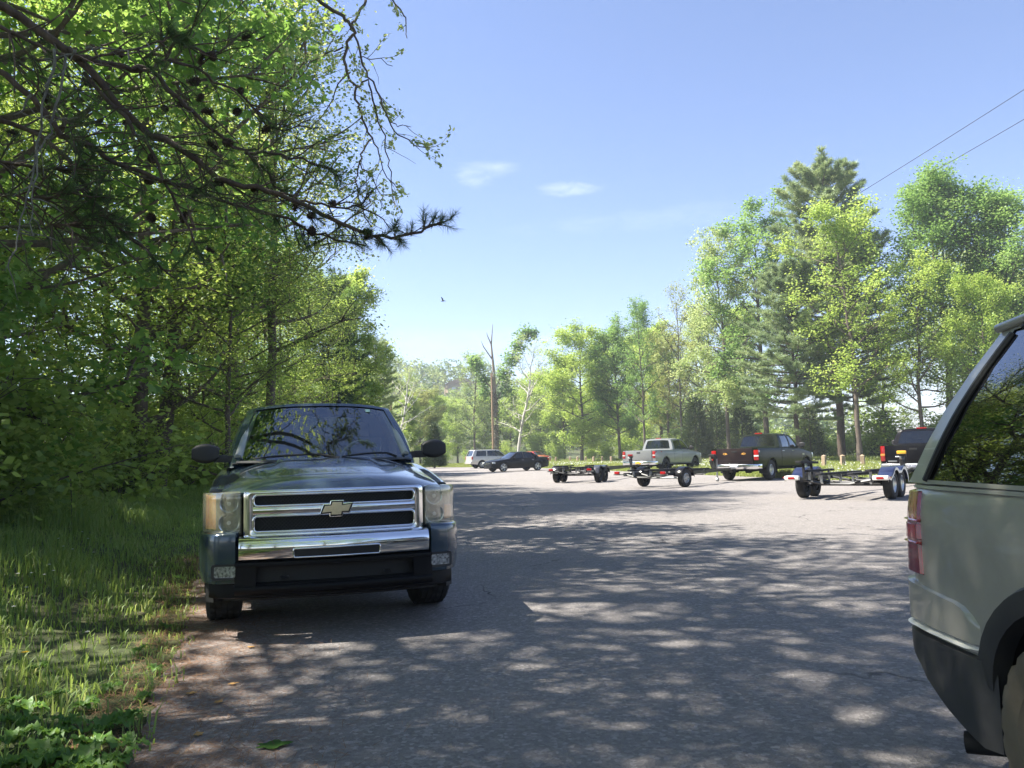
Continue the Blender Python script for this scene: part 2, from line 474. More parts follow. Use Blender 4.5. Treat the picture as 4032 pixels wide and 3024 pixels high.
def asphalt_mat():
    m = bpy.data.materials.new('worn_chip_seal_asphalt'); t, N, L = nt(m)
    out = N.new('ShaderNodeOutputMaterial'); p = N.new('ShaderNodeBsdfPrincipled')
    tc = N.new('ShaderNodeTexCoord').outputs['Object']
    big = noise(N, L, tc, .22, 5, .6); mid = noise(N, L, tc, 2.2, 6, .65); fine = noise(N, L, tc, 120, 2, .8)
    vo = N.new('ShaderNodeTexVoronoi'); vo.inputs['Scale'].default_value = 46; L.new(tc, vo.inputs['Vector'])
    sp = N.new('ShaderNodeSeparateColor'); L.new(vo.outputs['Color'], sp.inputs[0])
    c = ramp(N, sp.outputs[0], L, [(0, (.108, .099, .094)), (.45, (.205, .190, .181)), (.8, (.285, .264, .252)), (1, (.52, .485, .465))])
    c = mixc(N, L, .55, c, ramp(N, fine, L, [(.3, (.103, .095, .091)), (.7, (.305, .282, .270))]))
    c = mixc(N, L, mapr(N, L, big, .35, .7, .0, .5), c, (.265, .240, .228))
    c = mixc(N, L, mapr(N, L, mid, .55, .8, .0, .4), c, (.135, .124, .119))
    # hairline cracks
    ck = N.new('ShaderNodeTexVoronoi'); ck.feature = 'DISTANCE_TO_EDGE'; ck.inputs['Scale'].default_value = .33
    wv = N.new('ShaderNodeVectorMath'); wv.operation = 'ADD'
    nz = N.new('ShaderNodeTexNoise'); nz.inputs['Scale'].default_value = 1.4; nz.inputs['Detail'].default_value = 5; L.new(tc, nz.inputs['Vector'])
    L.new(tc, wv.inputs[0]); L.new(nz.outputs['Color'], wv.inputs[1]); L.new(wv.outputs[0], ck.inputs['Vector'])
    crack = mathn(N, L, 'MULTIPLY', mapr(N, L, ck.outputs[0], .002, .007, 1, 0), mapr(N, L, noise(N, L, tc, .5, 2), .5, .6, 0, .8))
    c = mixc(N, L, crack, c, (.03, .028, .027))
    oil = mapr(N, L, noise(N, L, tc, .9, 5, .6, .5), .66, .74, 0, .45)
    c = mixc(N, L, oil, c, (.06, .056, .056))
    # brown pine litter gathered along the left edge: distance from the edge line
    sx = N.new('ShaderNodeSeparateXYZ'); L.new(tc, sx.inputs[0])
    ex = mathn(N, L, 'ADD', mathn(N, L, 'MULTIPLY', sx.outputs[1], -.33), -.52)
    dist = mathn(N, L, 'SUBTRACT', sx.outputs[0], ex)
    nn = noise(N, L, tc, 1.6, 6, .7)
    near = mapr(N, L, mathn(N, L, 'ADD', dist, mathn(N, L, 'MULTIPLY', nn, 1.5)), .75, 1.9, 1, 0)
    nf = mathn(N, L, 'MULTIPLY', near, mapr(N, L, noise(N, L, tc, 22, 5, .75), .42, .60, .05, 1))
    lit = ramp(N, noise(N, L, tc, 55, 4, .7), L, [(.3, (.085, .045, .028)), (.7, (.30, .155, .09))])
    c = mixc(N, L, mathn(N, L, 'MULTIPLY', nf, .85), c, lit)
    L.new(c, p.inputs['Base Color']); p.inputs['Roughness'].default_value = .88; p.inputs['Specular IOR Level'].default_value = .3
    h = mathn(N, L, 'ADD', mathn(N, L, 'MULTIPLY', vo.outputs['Distance'], .6), fine)
    L.new(bump(N, L, h, 1.0, .014), p.inputs['Normal'])
    L.new(p.outputs[0], out.inputs[0]); return m

def grid_sheet(name, xs, ys, zf, mat, kind):
    X, Y = np.meshgrid(xs, ys, indexing='ij')
    Z = zf(X, Y)
    V = np.stack([X, Y, Z], -1).reshape(-1, 3)
    n, mm = len(xs), len(ys)
    i, j = np.meshgrid(np.arange(n - 1), np.arange(mm - 1), indexing='ij')
    a = (i * mm + j).ravel()
    F = np.stack([a, a + mm, a + mm + 1, a + 1], -1)
    o = link(name, np_mesh(name, V, F, True), mat); o['kind'] = kind
    return o
gx = np.unique(np.concatenate([np.linspace(-700, -120, 12), np.linspace(-120, 120, 121), np.linspace(-22, 0, 80), np.linspace(120, 700, 12)]))
gy = np.unique(np.concatenate([np.linspace(-400, -40, 6), np.linspace(-40, 20, 121), np.linspace(20, 120, 80), np.linspace(120, 420, 60), np.linspace(420, 900, 8)]))
M['ground'] = ground_mat(); M['asphalt'] = asphalt_mat()
grid_sheet('ground', gx, gy, lambda x, y: ground_z(x, y) - .012, M['ground'], 'structure')

def flat_poly(name, outline, z, mat):
    tri = geometry.tessellate_polygon([[Vector((x, y, 0)) for x, y in outline]])
    me = bpy.data.meshes.new(name)
    me.from_pydata([(x, y, z) for x, y in outline], [], [tuple(t) for t in tri])
    bm = bmesh.new(); bm.from_mesh(me); bmesh.ops.recalc_face_normals(bm, faces=bm.faces)
    if sum(f.normal.z for f in bm.faces) < 0: bmesh.ops.reverse_faces(bm, faces=bm.faces)
    bm.to_mesh(me); bm.free()
    o = link(name, me, mat); o['kind'] = 'structure'; return o
lot = densify(LOT_EDGE_R, .5, .09, 3) + densify(LOT_EDGE_L, .12, .03, 4)
flat_poly('parking_lot', lot, 0.0, M['asphalt'])
# road beyond the meadow, behind the posts
road_c = [(44, -10), (33, 30), (26, 48), (19.5, 66), (12.5, 86), (5, 108), (-6, 130), (-30, 152), (-70, 165)]
rl = []; rr_ = []
for i, (x, y) in enumerate(road_c):
    a = Vector(road_c[max(0, i - 1)]); b = Vector(road_c[min(len(road_c) - 1, i + 1)])
    nn = Vector((-(b - a).y, (b - a).x)).normalized() * 2.6
    rl.append((x + nn.x, y + nn.y)); rr_.append((x - nn.x, y - nn.y))
flat_poly('road', rl + rr_[::-1], .004, M['asphalt'])

# ------------------------------------------------------------------ air
def haze():
    m = bpy.data.materials.new('thin_haze'); t, N, L = nt(m)
    out = N.new('ShaderNodeOutputMaterial'); v = N.new('ShaderNodeVolumePrincipled')
    v.inputs['Color'].default_value = (.86, .93, 1, 1); v.inputs['Density'].default_value = .0008; v.inputs['Anisotropy'].default_value = .25
    L.new(v.outputs[0], out.inputs['Volume'])
    mb = MB(); mb.box((0, 250, 32), (1420, 1420, 67.4))
    o = mb.build('haze', m, None, smooth=False); tag(o, 'thin pale haze in the air over the parking lot and the far trees', 'haze', kind='stuff')
haze()
# ------------------------------------------------------------------ vehicles: shared shapes
_wheel_cache = {}
def wheel_meshes(Rw, tw, rr, style, tread=False, muddy=False):
    key = (Rw, tw, rr, style, tread, muddy)
    if key in _wheel_cache: return _wheel_cache[key]
    h = tw / 2
    prof = [(-h * .78, rr), (-h * .95, rr + .02), (-h, rr + (Rw - rr) * .5), (-h * .93, Rw - .028), (-h * .80, Rw - .008)]
    if tread:
        for k in range(-2, 3):
            c = k * h * .32
            prof += [(c - h * .13, Rw), (c + h * .13, Rw)]
            if k < 2: prof += [(c + h * .135, Rw - .011), (c + h * .185, Rw - .011)]
    else:
        prof += [(-h * .4, Rw), (h * .4, Rw)]
    prof += [(h * .80, Rw - .008), (h * .93, Rw - .028), (h, rr + (Rw - rr) * .5), (h * .95, rr + .02), (h * .78, rr)]
    n = 96 if tread else 36
    mb = MB(); mb.lathe(prof, 'X', n=n)
    if tread:
        np_ = len(prof)
        V = mb.v
        for i in range(len(V)):
            k, j = divmod(i, np_)
            x, y, z = V[i]
            rad = math.hypot(y, z)
            if rad > Rw - .03 and k % 4 == (0 if x > 0 else 2):
                f = (rad - .010) / rad; V[i] = (x, y * f, z * f)
    tyre = mb.build('wheel', M['muddy_rubber'] if muddy else M['rubber'], angle=32 if tread else 45); tm = tyre.data
    bpy.data.objects.remove(tyre)
    m2 = MB()
    m2.lathe([(h * .80, rr + .004), (h * .84, rr - .012), (h * .60, rr - .028), (-h * .6, rr - .03)], 'X', n=32)
    face = h * .55
    nsp = {'spoke5': 5, 'spoke6': 6, 'steel': 8, 'mesh10': 10, 'split5': 10}[style]
    m2.lathe([(face + .012, 0), (face + .012, .055), (face - .01, .075), (face - .05, .08)], 'X', n=20)
    for k in range(nsp):
        a = 2 * PI * k / nsp + (.16 * (1 if k % 2 else -1) if style == 'split5' else 0)
        wdt = {'spoke5': .060, 'spoke6': .052, 'steel': .075, 'mesh10': .022, 'split5': .026}[style] * rr / .22
        rows = []
        for q, (r0, xo, ww) in enumerate(((.05, face, .8), (rr * .55, face - .006, .85), (rr - .02, face + .006, 1.25))):
            cx, sx = math.cos(a), math.sin(a)
            ring = []
            for (du, dx) in ((-1, -.03), (-.8, .004), (.8, .004), (1, -.03)):
                u = du * wdt * ww / 2
                ring.append((xo + dx, r0 * cx - u * sx, r0 * sx + u * cx))
            rows.append(ring)
        m2.grid(rows)
    if style == 'steel':
        m2.lathe([(face - .03, .07), (face + .0, .10), (face - .02, rr * .62), (face - .035, rr - .03)], 'X', n=32)
    rim = m2.build('rim', None, angle=40); rm = rim.data; bpy.data.objects.remove(rim)
    m3 = MB(); m3.lathe([(-h * .3, .0), (-h * .3, rr - .02)], 'X', n=24)
    br = m3.build('brake', M['under']); bm_ = br.data; bpy.data.objects.remove(br)
    _wheel_cache[key] = (tm, rm, bm_)
    return _wheel_cache[key]

def add_wheel(root, x, y, Rw, tw, rr, style, rimmat, side, tread=False, steer=0.0, muddy=False, spin=0.3, z=None):
    tm, rm, bm_ = wheel_meshes(Rw, tw, rr, style, tread, muddy)
    wo = link('wheel', tm, None, root); wo.location = (x, y, Rw if z is None else z)
    wo.rotation_euler = (spin, 0, steer + (0 if side > 0 else PI))
    ro = bpy.data.objects.new('rim', rm); COL.objects.link(ro); ro.parent = wo
    if len(rm.materials) == 0: rm.materials.append(rimmat)
    if rm.materials[0] != rimmat:
        ro.data = rm.copy(); ro.data.materials.clear(); ro.data.materials.append(rimmat)
    bo = link('brake_disc', bm_, None, wo)
    return wo

class Car:
    def __init__(s, name, label, cat, spec, loc, rotz, group=None):
        s.root = thing(name, label, cat, loc, rotz, group)
        s.sp = spec; s.L = spec['L']
        s.hw = pchip(spec['hw']); s.belt = pchip(spec['belt']); s.sec = pchip(spec['sec'])
        s.sill = pchip(spec['sill']) if isinstance(spec['sill'], list) else (lambda y, v=spec['sill']: v + 0 * y)
        s.paint = spec['paint']
    def sx(s, y, z):
        b, q = float(s.belt(y)), float(s.sill(y))
        t = (z - q) / max(.05, b - q)
        return float(s.hw(y)) * float(s.sec(min(1, max(0, t))))
    def body(s):
        sp = s.sp; y0, y1 = sp.get('y0', 0.0), sp.get('y1', s.L)
        cols = []
        A = sp['arches']
        def inside(y): return any(abs(y - a[0]) < a[1] + .004 for a in A)
        for y in np.unique(np.concatenate([np.linspace(y0, y1, sp.get('ny', 44)), np.linspace(y0, y0 + .4, 9), np.linspace(y1 - .3, y1, 7)])):
            if not inside(y): cols.append((float(y), float(s.sill(y))))
        for (yc, Ra, za) in A:
            cols.append((yc - Ra - .002, float(s.sill(yc - Ra)))); cols.append((yc + Ra + .002, float(s.sill(yc + Ra))))
            for k in range(19):
                a = PI - PI * k / 18
                y = yc + Ra * math.cos(a)
                cols.append((y, max(float(s.sill(y)), za + Ra * math.sin(a))))
        bed = sp.get('bed')
        if bed:
            cols = [c for c in cols if abs(c[0] - bed[0]) > .01]
            cols += [(bed[0] - .002, float(s.sill(bed[0]))), (bed[0] + .002, float(s.sill(bed[0])))]
        cols.sort()
        nr = sp.get('nr', 16)
        half = []
        for (y, zl) in cols:
            zb = float(s.belt(y)); pts = []
            for k in range(nr):
                z = zl + (zb - .015 - zl) * k / (nr - 1)
                pts.append((s.sx(y, z), y, z))
            hb = s.sx(y, zb)
            if bed and y > bed[0]:
                zf = bed[1]
                top = [(hb - .006, zb - .003), (hb - .03, zb), (hb - .085, zb), (hb - .095, zb - .02), (hb - .10, zf), (0, zf)]
            else:
                cr = sp['crown'](y); f = sp.get('shoulder', .02)
                top = [(hb - .008, zb - .004)]
                for q in (.955, .90, .75, .45, 0):
                    top.append((hb * q, zb + f * (1 - (q / .955) ** 4) + cr * (1 - (q / .955) ** 2)))
            pts += [(x, y, z) for x, z in top]
            half.append(pts)
        mb = MB()
        mb.grid(half); mb.grid([[(-x, y, z) for x, y, z in p] for p in half])
        for end in (0, -1):
            if end == 0 and sp.get('nofrontcap'): continue
            p = half[end]; k = nr + 1 if (bed and end == -1) else len(p)
            mb.grid([[(x, y, z) for x, y, z in p[:k]], [(-x, y, z) for x, y, z in p[:k]]])
        o = mb.build('body', s.paint, s.root, weld=True, angle=sp.get('angle', 38))
        # dark arches and floor
        u = MB()
        for (yc, Ra, za) in A:
            for sg in (1, -1):
                xo = s.sx(yc, za + Ra) - .015
                u.lathe([(sg * xo, Ra + .004), (sg * (xo - .34), Ra + .004), (sg * (xo - .34), .02)], 'X', (0, yc, za), 20, -PI * .08, PI * 1.08)
        yy = [y0 + .1] + sorted(sum([[a[0] - a[1], a[0] + a[1]] for a in A], [])) + [y1 - .08]
        for a, b in zip(yy[::2], yy[1::2]):
            zz = float(s.sill((a + b) / 2)) + .035
            wv = min(float(s.hw(a)), float(s.hw(b))) * .93
            u.box((0, (a + b) / 2, zz), (2 * wv, b - a, .05))
        zz = float(s.sill((y0 + y1) / 2))
        wi = float(s.hw((y0 + y1) / 2)) - .36
        u.box((0, (y0 + y1) / 2, zz + .09), (2 * wi, y1 - y0 - .3, .10))
        if sp.get('chassis'):
            for sg in (-1, 1): u.box((sg * .42, (y0 + y1) / 2, zz - .03), (.09, y1 - y0 - .5, .12))
            u.tube([(-wi - .2, A[1][0], A[1][2]), (wi + .2, A[1][0], A[1][2])], .055, 10)
            u.lathe([(-.16, .02), (-.1, .13), (.1, .13), (.16, .02)], 'X', (0, A[1][0], A[1][2]), 14)
            u.tube([(-wi - .2, A[0][0], A[0][2]), (wi + .2, A[0][0], A[0][2])], .05, 10)
        u.build('underbody', M['under'], s.root)
        return o
    def flare(s, mat, wid=.06, off=.012, name='wheel_arch_trim', a0=-.05, a1=1.05, which=(0, 1), out=.0):
        for i in which:
            yc, Ra, za = s.sp['arches'][i]
            for sg in (1, -1):
                rows = []
                for k in range(25):
                    a = PI * (a0 + (a1 - a0) * k / 24)
                    row = []
                    for (dr, dx) in ((-.012, -.05), (-.012, off + out), (.004, off + out + .006), (wid * .8, off + .004), (wid, -.004)):
                        r = Ra + dr
                        y, z = yc + r * math.cos(a), za + r * math.sin(a)
                        z2 = max(z, float(s.sill(y)) - .02)
                        row.append((sg * (s.sx(y, max(z2, float(s.sill(y)))) + dx), y, z2))
                    rows.append(row)
                mb = MB(); mb.grid(rows); mb.build(name, mat, s.root, angle=50)
    def sheet(s, name, y0, y1, z0, z1, off, mat, sides=(1, -1), parent=None, rad=.0, ny=8, nz=8, slant=0.0, zf=None):
        """panel lying on the body side, edges turned in"""
        out = []
        for sg in sides:
            rows = []
            ys = [y0] + list(np.linspace(y0 + .004, y1 - .004, ny)) + [y1]
            for i, y in enumerate(ys):
                e = 1 if i in (0, len(ys) - 1) else 0
                a0, a1 = (z0, z1) if zf is None else zf(y)
                row = []
                zs = [a0] + list(np.linspace(a0 + .004, a1 - .004, nz)) + [a1]
                for j, z in enumerate(zs):
                    f = 1 if j in (0, len(zs) - 1) else 0
                    yy = y + slant * (z - a0)
                    o = -.006 if (e or f) else off
                    row.append((sg * (s.sx(yy, z) + o), yy, z))
                rows.append(row)
            mb = MB(); mb.grid(rows)
            out.append(mb.build(name, mat, parent or s.root, angle=50))
        return out
    def handle(s, door, y, z, mat, sg, w=.17):
        mb = MB(); x = s.sx(y, z)
        mb.tube([(sg * (x + .002), y - w / 2, z), (sg * (x + .035), y - w / 2 + .025, z), (sg * (x + .035), y + w / 2 - .025, z), (sg * (x + .002), y + w / 2, z)], .012, 6)
        mb.build('door_handle', mat, door)
    def greenhouse(s, gh):
        c = gh['cols']; kinds = gh['kinds']
        zr = pchip(gh['zr']); wb = gh['wb']; wt = gh['wt']; bul = gh.get('bulge', .02)
        wtf = pchip(gh['wtf']) if 'wtf' in gh else (lambda y: wt)
        r0, r1 = gh.get('rows', (.10, .90))
        crown = gh.get('crown', .05)
        zbf = lambda y: float(s.belt(y)) + gh.get('zoff', .005)
        wbf = pchip(gh['wbf']) if 'wbf' in gh else (lambda y: wb)
        vs = [0, r0] + [r0 + (r1 - r0) * k / 4 for k in (1, 2, 3)] + [r1, 1]
        cab = MB(); pil = MB()
        def sp_(sg, yb, yt, v, inset=0):
            z0 = zbf(yb); z1 = float(zr(yt))
            x0, x1 = float(wbf(yb)), float(wtf(yt))
            return (sg * (x0 + (x1 - x0) * v + bul * math.sin(PI * v) - inset), yb + (yt - yb) * v, z0 + (z1 - z0) * v)
        inset = gh.get('inset', .010)
        for sg in (1, -1):
            for i, k in enumerate(kinds):
                nn = 4
                cc = [(c[i][0] + (c[i + 1][0] - c[i][0]) * q / nn, c[i][1] + (c[i + 1][1] - c[i][1]) * q / nn) for q in range(nn + 1)]
                if k == 'g':
                    cab.grid([[sp_(sg, *q, v) for v in vs[:2]] for q in cc]); cab.grid([[sp_(sg, *q, v) for v in vs[-2:]] for q in cc])
                    g = MB(); g.grid([[sp_(sg, *q, v, inset) for v in vs[1:-1]] for q in cc])
                    g.build('side_window', gh['glass'], s.root, angle=60)
                    # rubber edge joining frame and pane
                    lo = [sp_(sg, *q, vs[1]) for q in cc]; hi = [sp_(sg, *q, vs[-2]) for q in cc]
                    le = [sp_(sg, *cc[0], v) for v in vs[1:-1]]; ri = [sp_(sg, *cc[-1], v) for v in vs[1:-1]]
                    loop = lo + ri[1:] + hi[::-1][1:] + le[::-1][1:-1]
                    pil.grid([[p, (p[0] - sg * (inset + .012), p[1], p[2])] for p in loop], closeu=True)
                else:
                    (cab if k == 'b' else pil).grid([[sp_(sg, *q, v) for v in vs] for q in cc])
        def endpatch(front):
            yb, yt = c[0] if front else c[-1]
            bow = gh.get('bowf', .10) if front else gh.get('bowr', .04)
            sgn = -1 if front else 1
            fr = gh.get('framef', (.05, .04, .94)) if front else gh.get('framer', (.07, .10, .90))
            us = [0, fr[0]] + list(np.linspace(fr[0], 1 - fr[0], 11))[1:-1] + [1 - fr[0], 1]
            vv = [0, fr[1]] + list(np.linspace(fr[1], fr[2], 5))[1:-1] + [fr[2], 1]
            def P(u, v, ins=0):
                x, y, z = sp_(1, yb, yt, v)
                q = 2 * u - 1
                y = y + sgn * bow * (1 - q * q) * (1 - .45 * v)
                z = z + crown * (1 - abs(q) ** 3) * v
                return (x * q, y - sgn * ins, z - ins * .4)
            G = [[P(u, v) for v in vv] for u in us]
            cab.grid(G[:2]); cab.grid(G[-2:])
            mid = G[1:-1]
            cab.grid([row[:2] for row in mid]); cab.grid([row[-2:] for row in mid])
            g = MB(); g.grid([[P(u, v, inset) for v in vv[1:-1]] for u in us[1:-1]])
            g.build('windshield' if front else 'rear_window', gh['glassf'] if front else gh.get('glassr', gh['glass']), s.root, angle=60)
            loop = [P(u, vv[1]) for u in us[1:-1]] + [P(us[-2], v) for v in vv[2:-1]] + [P(u, vv[-2]) for u in us[1:-1]][::-1][1:] + [P(us[1], v) for v in vv[1:-1]][::-1][1:-1]
            pil.grid([[p, (p[0] * .995, p[1] - sgn * (inset + .015), p[2] - .006)] for p in loop], closeu=True)
            return P
        s.Pf = endpatch(True)
        if not gh.get('norear'): s.Pr = endpatch(False)
        yf, yr = c[0][1], c[-1][1]
        bf, br = gh.get('bowf', .10) * .55, gh.get('bowr', .04) * .55
        rows = []
        for k in range(15):
            q = -1 + 2 * k / 14
            row = []
            for j in range(15):
                t = j / 14
                y = (yf - bf * (1 - q * q)) * (1 - t) + (yr + br * (1 - q * q)) * t
                yy = yf * (1 - t) + yr * t
                row.append((q * float(wtf(yy)), y, float(zr(yy)) + crown * (1 - abs(q) ** 3)))
            rows.append(row)
        ro = MB(); ro.grid(rows); ro.build('roof', gh.get('roofmat', s.paint), s.root, angle=60)
        cab.build('cab_frame', s.paint, s.root, weld=True, angle=40)
        if pil.v: pil.build('window_trim', M['plastic'], s.root, angle=40)
        # dark floor of the cabin, seats
        fl = MB(); zz = zbf(c[0][0]) - .02
        fl.box((0, (c[0][0] + c[-1][0]) / 2 + .1, zz - .02), (2 * wb - .12, abs(c[-1][0] - c[0][0]) - .3, .03))
        fl.build('dashboard', M['interior'], s.root)
        for (sy, sw) in gh.get('seats', ()):
            for sg in (-1, 1):
                st = MB(); st.box((sg * .38, sy, zz + .12), (.5, .13, .34), rx=-.25); st.box((sg * .38, sy + .07, zz + .36), (.26, .1, .17), rx=-.25)
                st.build('seat', M['interior'], s.root, bevel=.04, seg=2)
    def mirror(s, y, z, x, mat, size=(.24, .12, .18), sides=(1, -1), drop=0.0):
        for sg in sides:
            mb = MB()
            w_, d_, h_ = size
            rows = []
            for k in range(7):
                t = k / 6; q = math.sin(PI * (.08 + .84 * t)) ** .45
                ol = rrect(h_ * q, d_ * (.55 + .45 * q), min(h_, d_) * .3 * q, 4)
                rows.append([(sg * (x + w_ * t), y + v, z + u) for u, v in ol])
            mb.grid(rows, closev=True)
            mb.add(rows[-1], [tuple(range(len(rows[-1])))]); mb.add(rows[0], [tuple(range(len(rows[0])))])
            mb.box((sg * (x - .04), y, z - h_ * .3), (.16, .06, .06))
            mb.build('side_mirror', mat, s.root, weld=True, angle=45)

def plate(root, c, w, h, mat, rz=0.0, text=None, ink=None):
    mb = MB(); mb.box(c, (w, .012, h))
    o = mb.build('licence_plate', mat, root, bevel=.004)
    if text:
        letters('plate_lettering', text, o, (c[0], c[1] + .008, c[2] - h * .14), h * .5, ink, facing=1)
    return o

def letters(name, text, parent, loc, size, mat, facing=1, depth=.002, spacing=1.0, rotz=None, align='CENTER'):
    """raised lettering as a mesh; facing +1 reads from +Y side, -1 from the -Y side"""
    cu = bpy.data.curves.new('lettering', 'FONT'); cu.body = text; cu.size = size; cu.align_x = align
    cu.extrude = depth; cu.space_character = spacing; cu.resolution_u = 2
    to = bpy.data.objects.new('lettering', cu); COL.objects.link(to)
    dg = bpy.context.evaluated_depsgraph_get()
    me = bpy.data.meshes.new_from_object(to.evaluated_get(dg))
    bpy.data.objects.remove(to)
    o = link(name, me, mat, parent); o.location = loc
    o.rotation_euler = (R(90), 0, (PI if facing > 0 else 0) if rotz is None else rotz)
    return o
# ------------------------------------------------------------------ the blue pickup in front
def subdiv(loop, k):
    out = []; n = len(loop)
    for i in range(n):
        a, b = loop[i], loop[(i + 1) % n]
        for j in range(k): out.append((a[0] + (b[0] - a[0]) * j / k, a[1] + (b[1] - a[1]) * j / k))
    return out

def hazy_lens_mat():
    m = bpy.data.materials.new('hazed_headlamp_lens'); t, N, L = nt(m)
    out = N.new('ShaderNodeOutputMaterial')
    tr = N.new('ShaderNodeBsdfTransparent'); tr.inputs[0].default_value = (.92, .92, .84, 1)
    df = N.new('ShaderNodeBsdfDiffuse'); tc = N.new('ShaderNodeTexCoord').outputs['Object']
    L.new(ramp(N, noise(N, L, tc, 9, 5, .6), L, [(.3, (.60, .58, .42)), (.7, (.78, .76, .60))]), df.inputs[0])
    gl = N.new('ShaderNodeBsdfGlossy'); gl.inputs['Roughness'].default_value = .08
    a = N.new('ShaderNodeMixShader'); L.new(mapr(N, L, noise(N, L, tc, 5, 4, .6), .3, .7, .14, .30), a.inputs[0])
    L.new(tr.outputs[0], a.inputs[1]); L.new(df.outputs[0], a.inputs[2])
    lw = N.new('ShaderNodeLayerWeight'); lw.inputs[0].default_value = .35
    b = N.new('ShaderNodeMixShader'); L.new(mapr(N, L, lw.outputs['Facing'], 0, 1, .06, .8), b.inputs[0])
    L.new(a.outputs[0], b.inputs[1]); L.new(gl.outputs[0], b.inputs[2]); L.new(b.outputs[0], out.inputs[0])
    return m
M['hazy'] = hazy_lens_mat()

def build_blue_pickup():
    psi = R(16.5)
    spec = dict(L=5.80, y0=.40, y1=5.80, paint=M['blue_paint'], ny=60,
        hw=[(.2, .91), (.42, .938), (.9, .955), (1.6, .945), (3.6, .945), (4.6, .955), (5.5, .945), (5.8, .925)],
        belt=[(.1, 1.01), (.4, 1.055), (.8, 1.10), (1.35, 1.165), (1.8, 1.20), (3.6, 1.215), (5.8, 1.215)],
        sill=.43, sec=[(0, .955), (.12, .985), (.45, 1.0), (.8, .99), (.93, .972), (1, .952)],
        arches=[(.97, .475, .40), (4.62, .475, .40)], bed=(3.70, .80), crown=lambda y: -.07, chassis=True)
    c = Car('pickup_truck', 'dark blue-grey pickup facing the camera with chrome grille and gold emblem', 'pickup truck',
            spec, (-1.305, 5.84, 0), psi)
    r = c.root; P = M['blue_paint']
    c.body()
    def yf(x):
        a = abs(x)
        if a <= .64: return .055 * (a / .64) ** 2
        s = min(.999, (a - .64) / .312)
        return .055 + .065 * s + .30 * (1 - math.sqrt(1 - s * s))
    # hood
    zc = pchip([(0, 1.045), (.05, 1.085), (.16, 1.132), (.30, 1.155), (.7, 1.205), (1.35, 1.262), (1.5, 1.272)])
    rows = []
    for i in range(41):
        x = -.80 + 1.60 * i / 40; q = abs(x) / .80; row = []
        y0 = yf(x) - .012; ye = 1.46 - .14 * (1 - q * q)
        for j in range(34):
            v = (j - 2) / 31
            vv = max(0, v); vv = vv ** 1.35
            y = y0 + (ye - y0) * vv
            dist = (ye - y0) * vv
            ze = float(c.belt(y)) + .012
            z = float(zc(dist)); z = z - (z - ze) * q ** 3.2 if z > ze else z
            dm = np.clip((.40 - abs(x) * (1 - .10 * vv)) / .05, 0, 1); z += .016 * dm * dm * (3 - 2 * dm) * np.clip((dist - .28) / .25, 0, 1)
            if j == 0: y += .05; z -= .03
            if j == 1: y += .006; z -= .022
            row.append((x, y, z))
        rows.append(row)
    mb = MB(); mb.grid(rows)
    for e in (rows[0], rows[-1]): mb.grid([e, [(p[0], p[1], p[2] - .05) for p in e]])
    hood = mb.build('hood', P, r, angle=50)
    # dark core behind the lamps and the grille
    mb = MB()
    mb.grid([[(x, yf(x) + .16 if abs(x) < .85 else yf(x) + .05, z) for z in (.25, .6, 1.0)] for x in np.linspace(-.915, .915, 31)])
    mb.build('radiator_support', M['mesh'], r)
    # chrome grille
    def ring(outer, inner, base, h, name, mat, k=8, par=r, nt_=7):
        o, i2 = subdiv(outer, k), subdiv(inner, k); rows = []
        for a, b in zip(o, i2):
            row = [(a[0], yf(a[0]) - base + .035, a[1])]
            for t in np.linspace(0, 1, nt_):
                x, z = a[0] + (b[0] - a[0]) * t, a[1] + (b[1] - a[1]) * t
                row.append((x, yf(x) - base - h * math.sin(PI * (.12 + .76 * t)), z))
            row.append((b[0], yf(b[0]) - base + .045, b[1])); rows.append(row)
        mb = MB(); mb.grid(rows, closeu=True); return mb.build(name, mat, par, angle=55)
    G = thing  # noqa
    gz0, gz1 = .712, 1.048
    grille = ring(rrect(1.285, gz1 - gz0, .022, 3, (0, (gz0 + gz1) / 2)), rrect(1.150, .268, .03, 3, (0, .880)), .008, .014, 'grille', M['chrome'])
    def bar(x0, x1, prof, name, mat, par, nx=41, ends=False):
        """prof: list of (offset forward, z)"""
        mb = MB(); rows = [[(x, yf(x) - o, z) for o, z in prof] for x in np.linspace(x0, x1, nx)]
        mb.grid(rows)
        return mb.build(name, mat, par, angle=50)
    bar(-.58, .58, [(-.03, .940), (.008, .938), (.018, .930), (.022, .905), (.018, .878), (.008, .868), (-.03, .866)], 'grille_bar', M['chrome'], grille)
    for (zm, hh) in ((.976, .080), (.810, .112)):
        mb = MB(); mb.grid([[(x, yf(x) + .03, zm - hh / 2 - .01), (x, yf(x) + .03, zm + hh / 2 + .01)] for x in np.linspace(-.60, .60, 31)])
        q = mb.build('grille_mesh', M['mesh'], grille)
        # diagonal wire of the mesh
        wm = MB()
        for k in range(-46, 47):
            for sg in (1, -1):
                xa = k * .026; xb = xa + sg * hh
                if abs(xa) > .57 or abs(xb) > .57: continue
                wm.box(((xa + xb) / 2, yf((xa + xb) / 2) + .022, zm), (.004, .006, hh * 1.41), ry=sg * PI / 4)
        q2 = wm.build('grille_wire', M['plastic'], grille, smooth=False)
        lp = subdiv(rrect(1.150, hh, .03, 4, (0, zm)), 6)
        lp.append(lp[0]); tb = MB(); tb.tube([(x, yf(x) - .018, z) for x, z in lp], .0095, 8, cap=False)
        tb.build('grille_rim', M['chrome'], grille, angle=60)
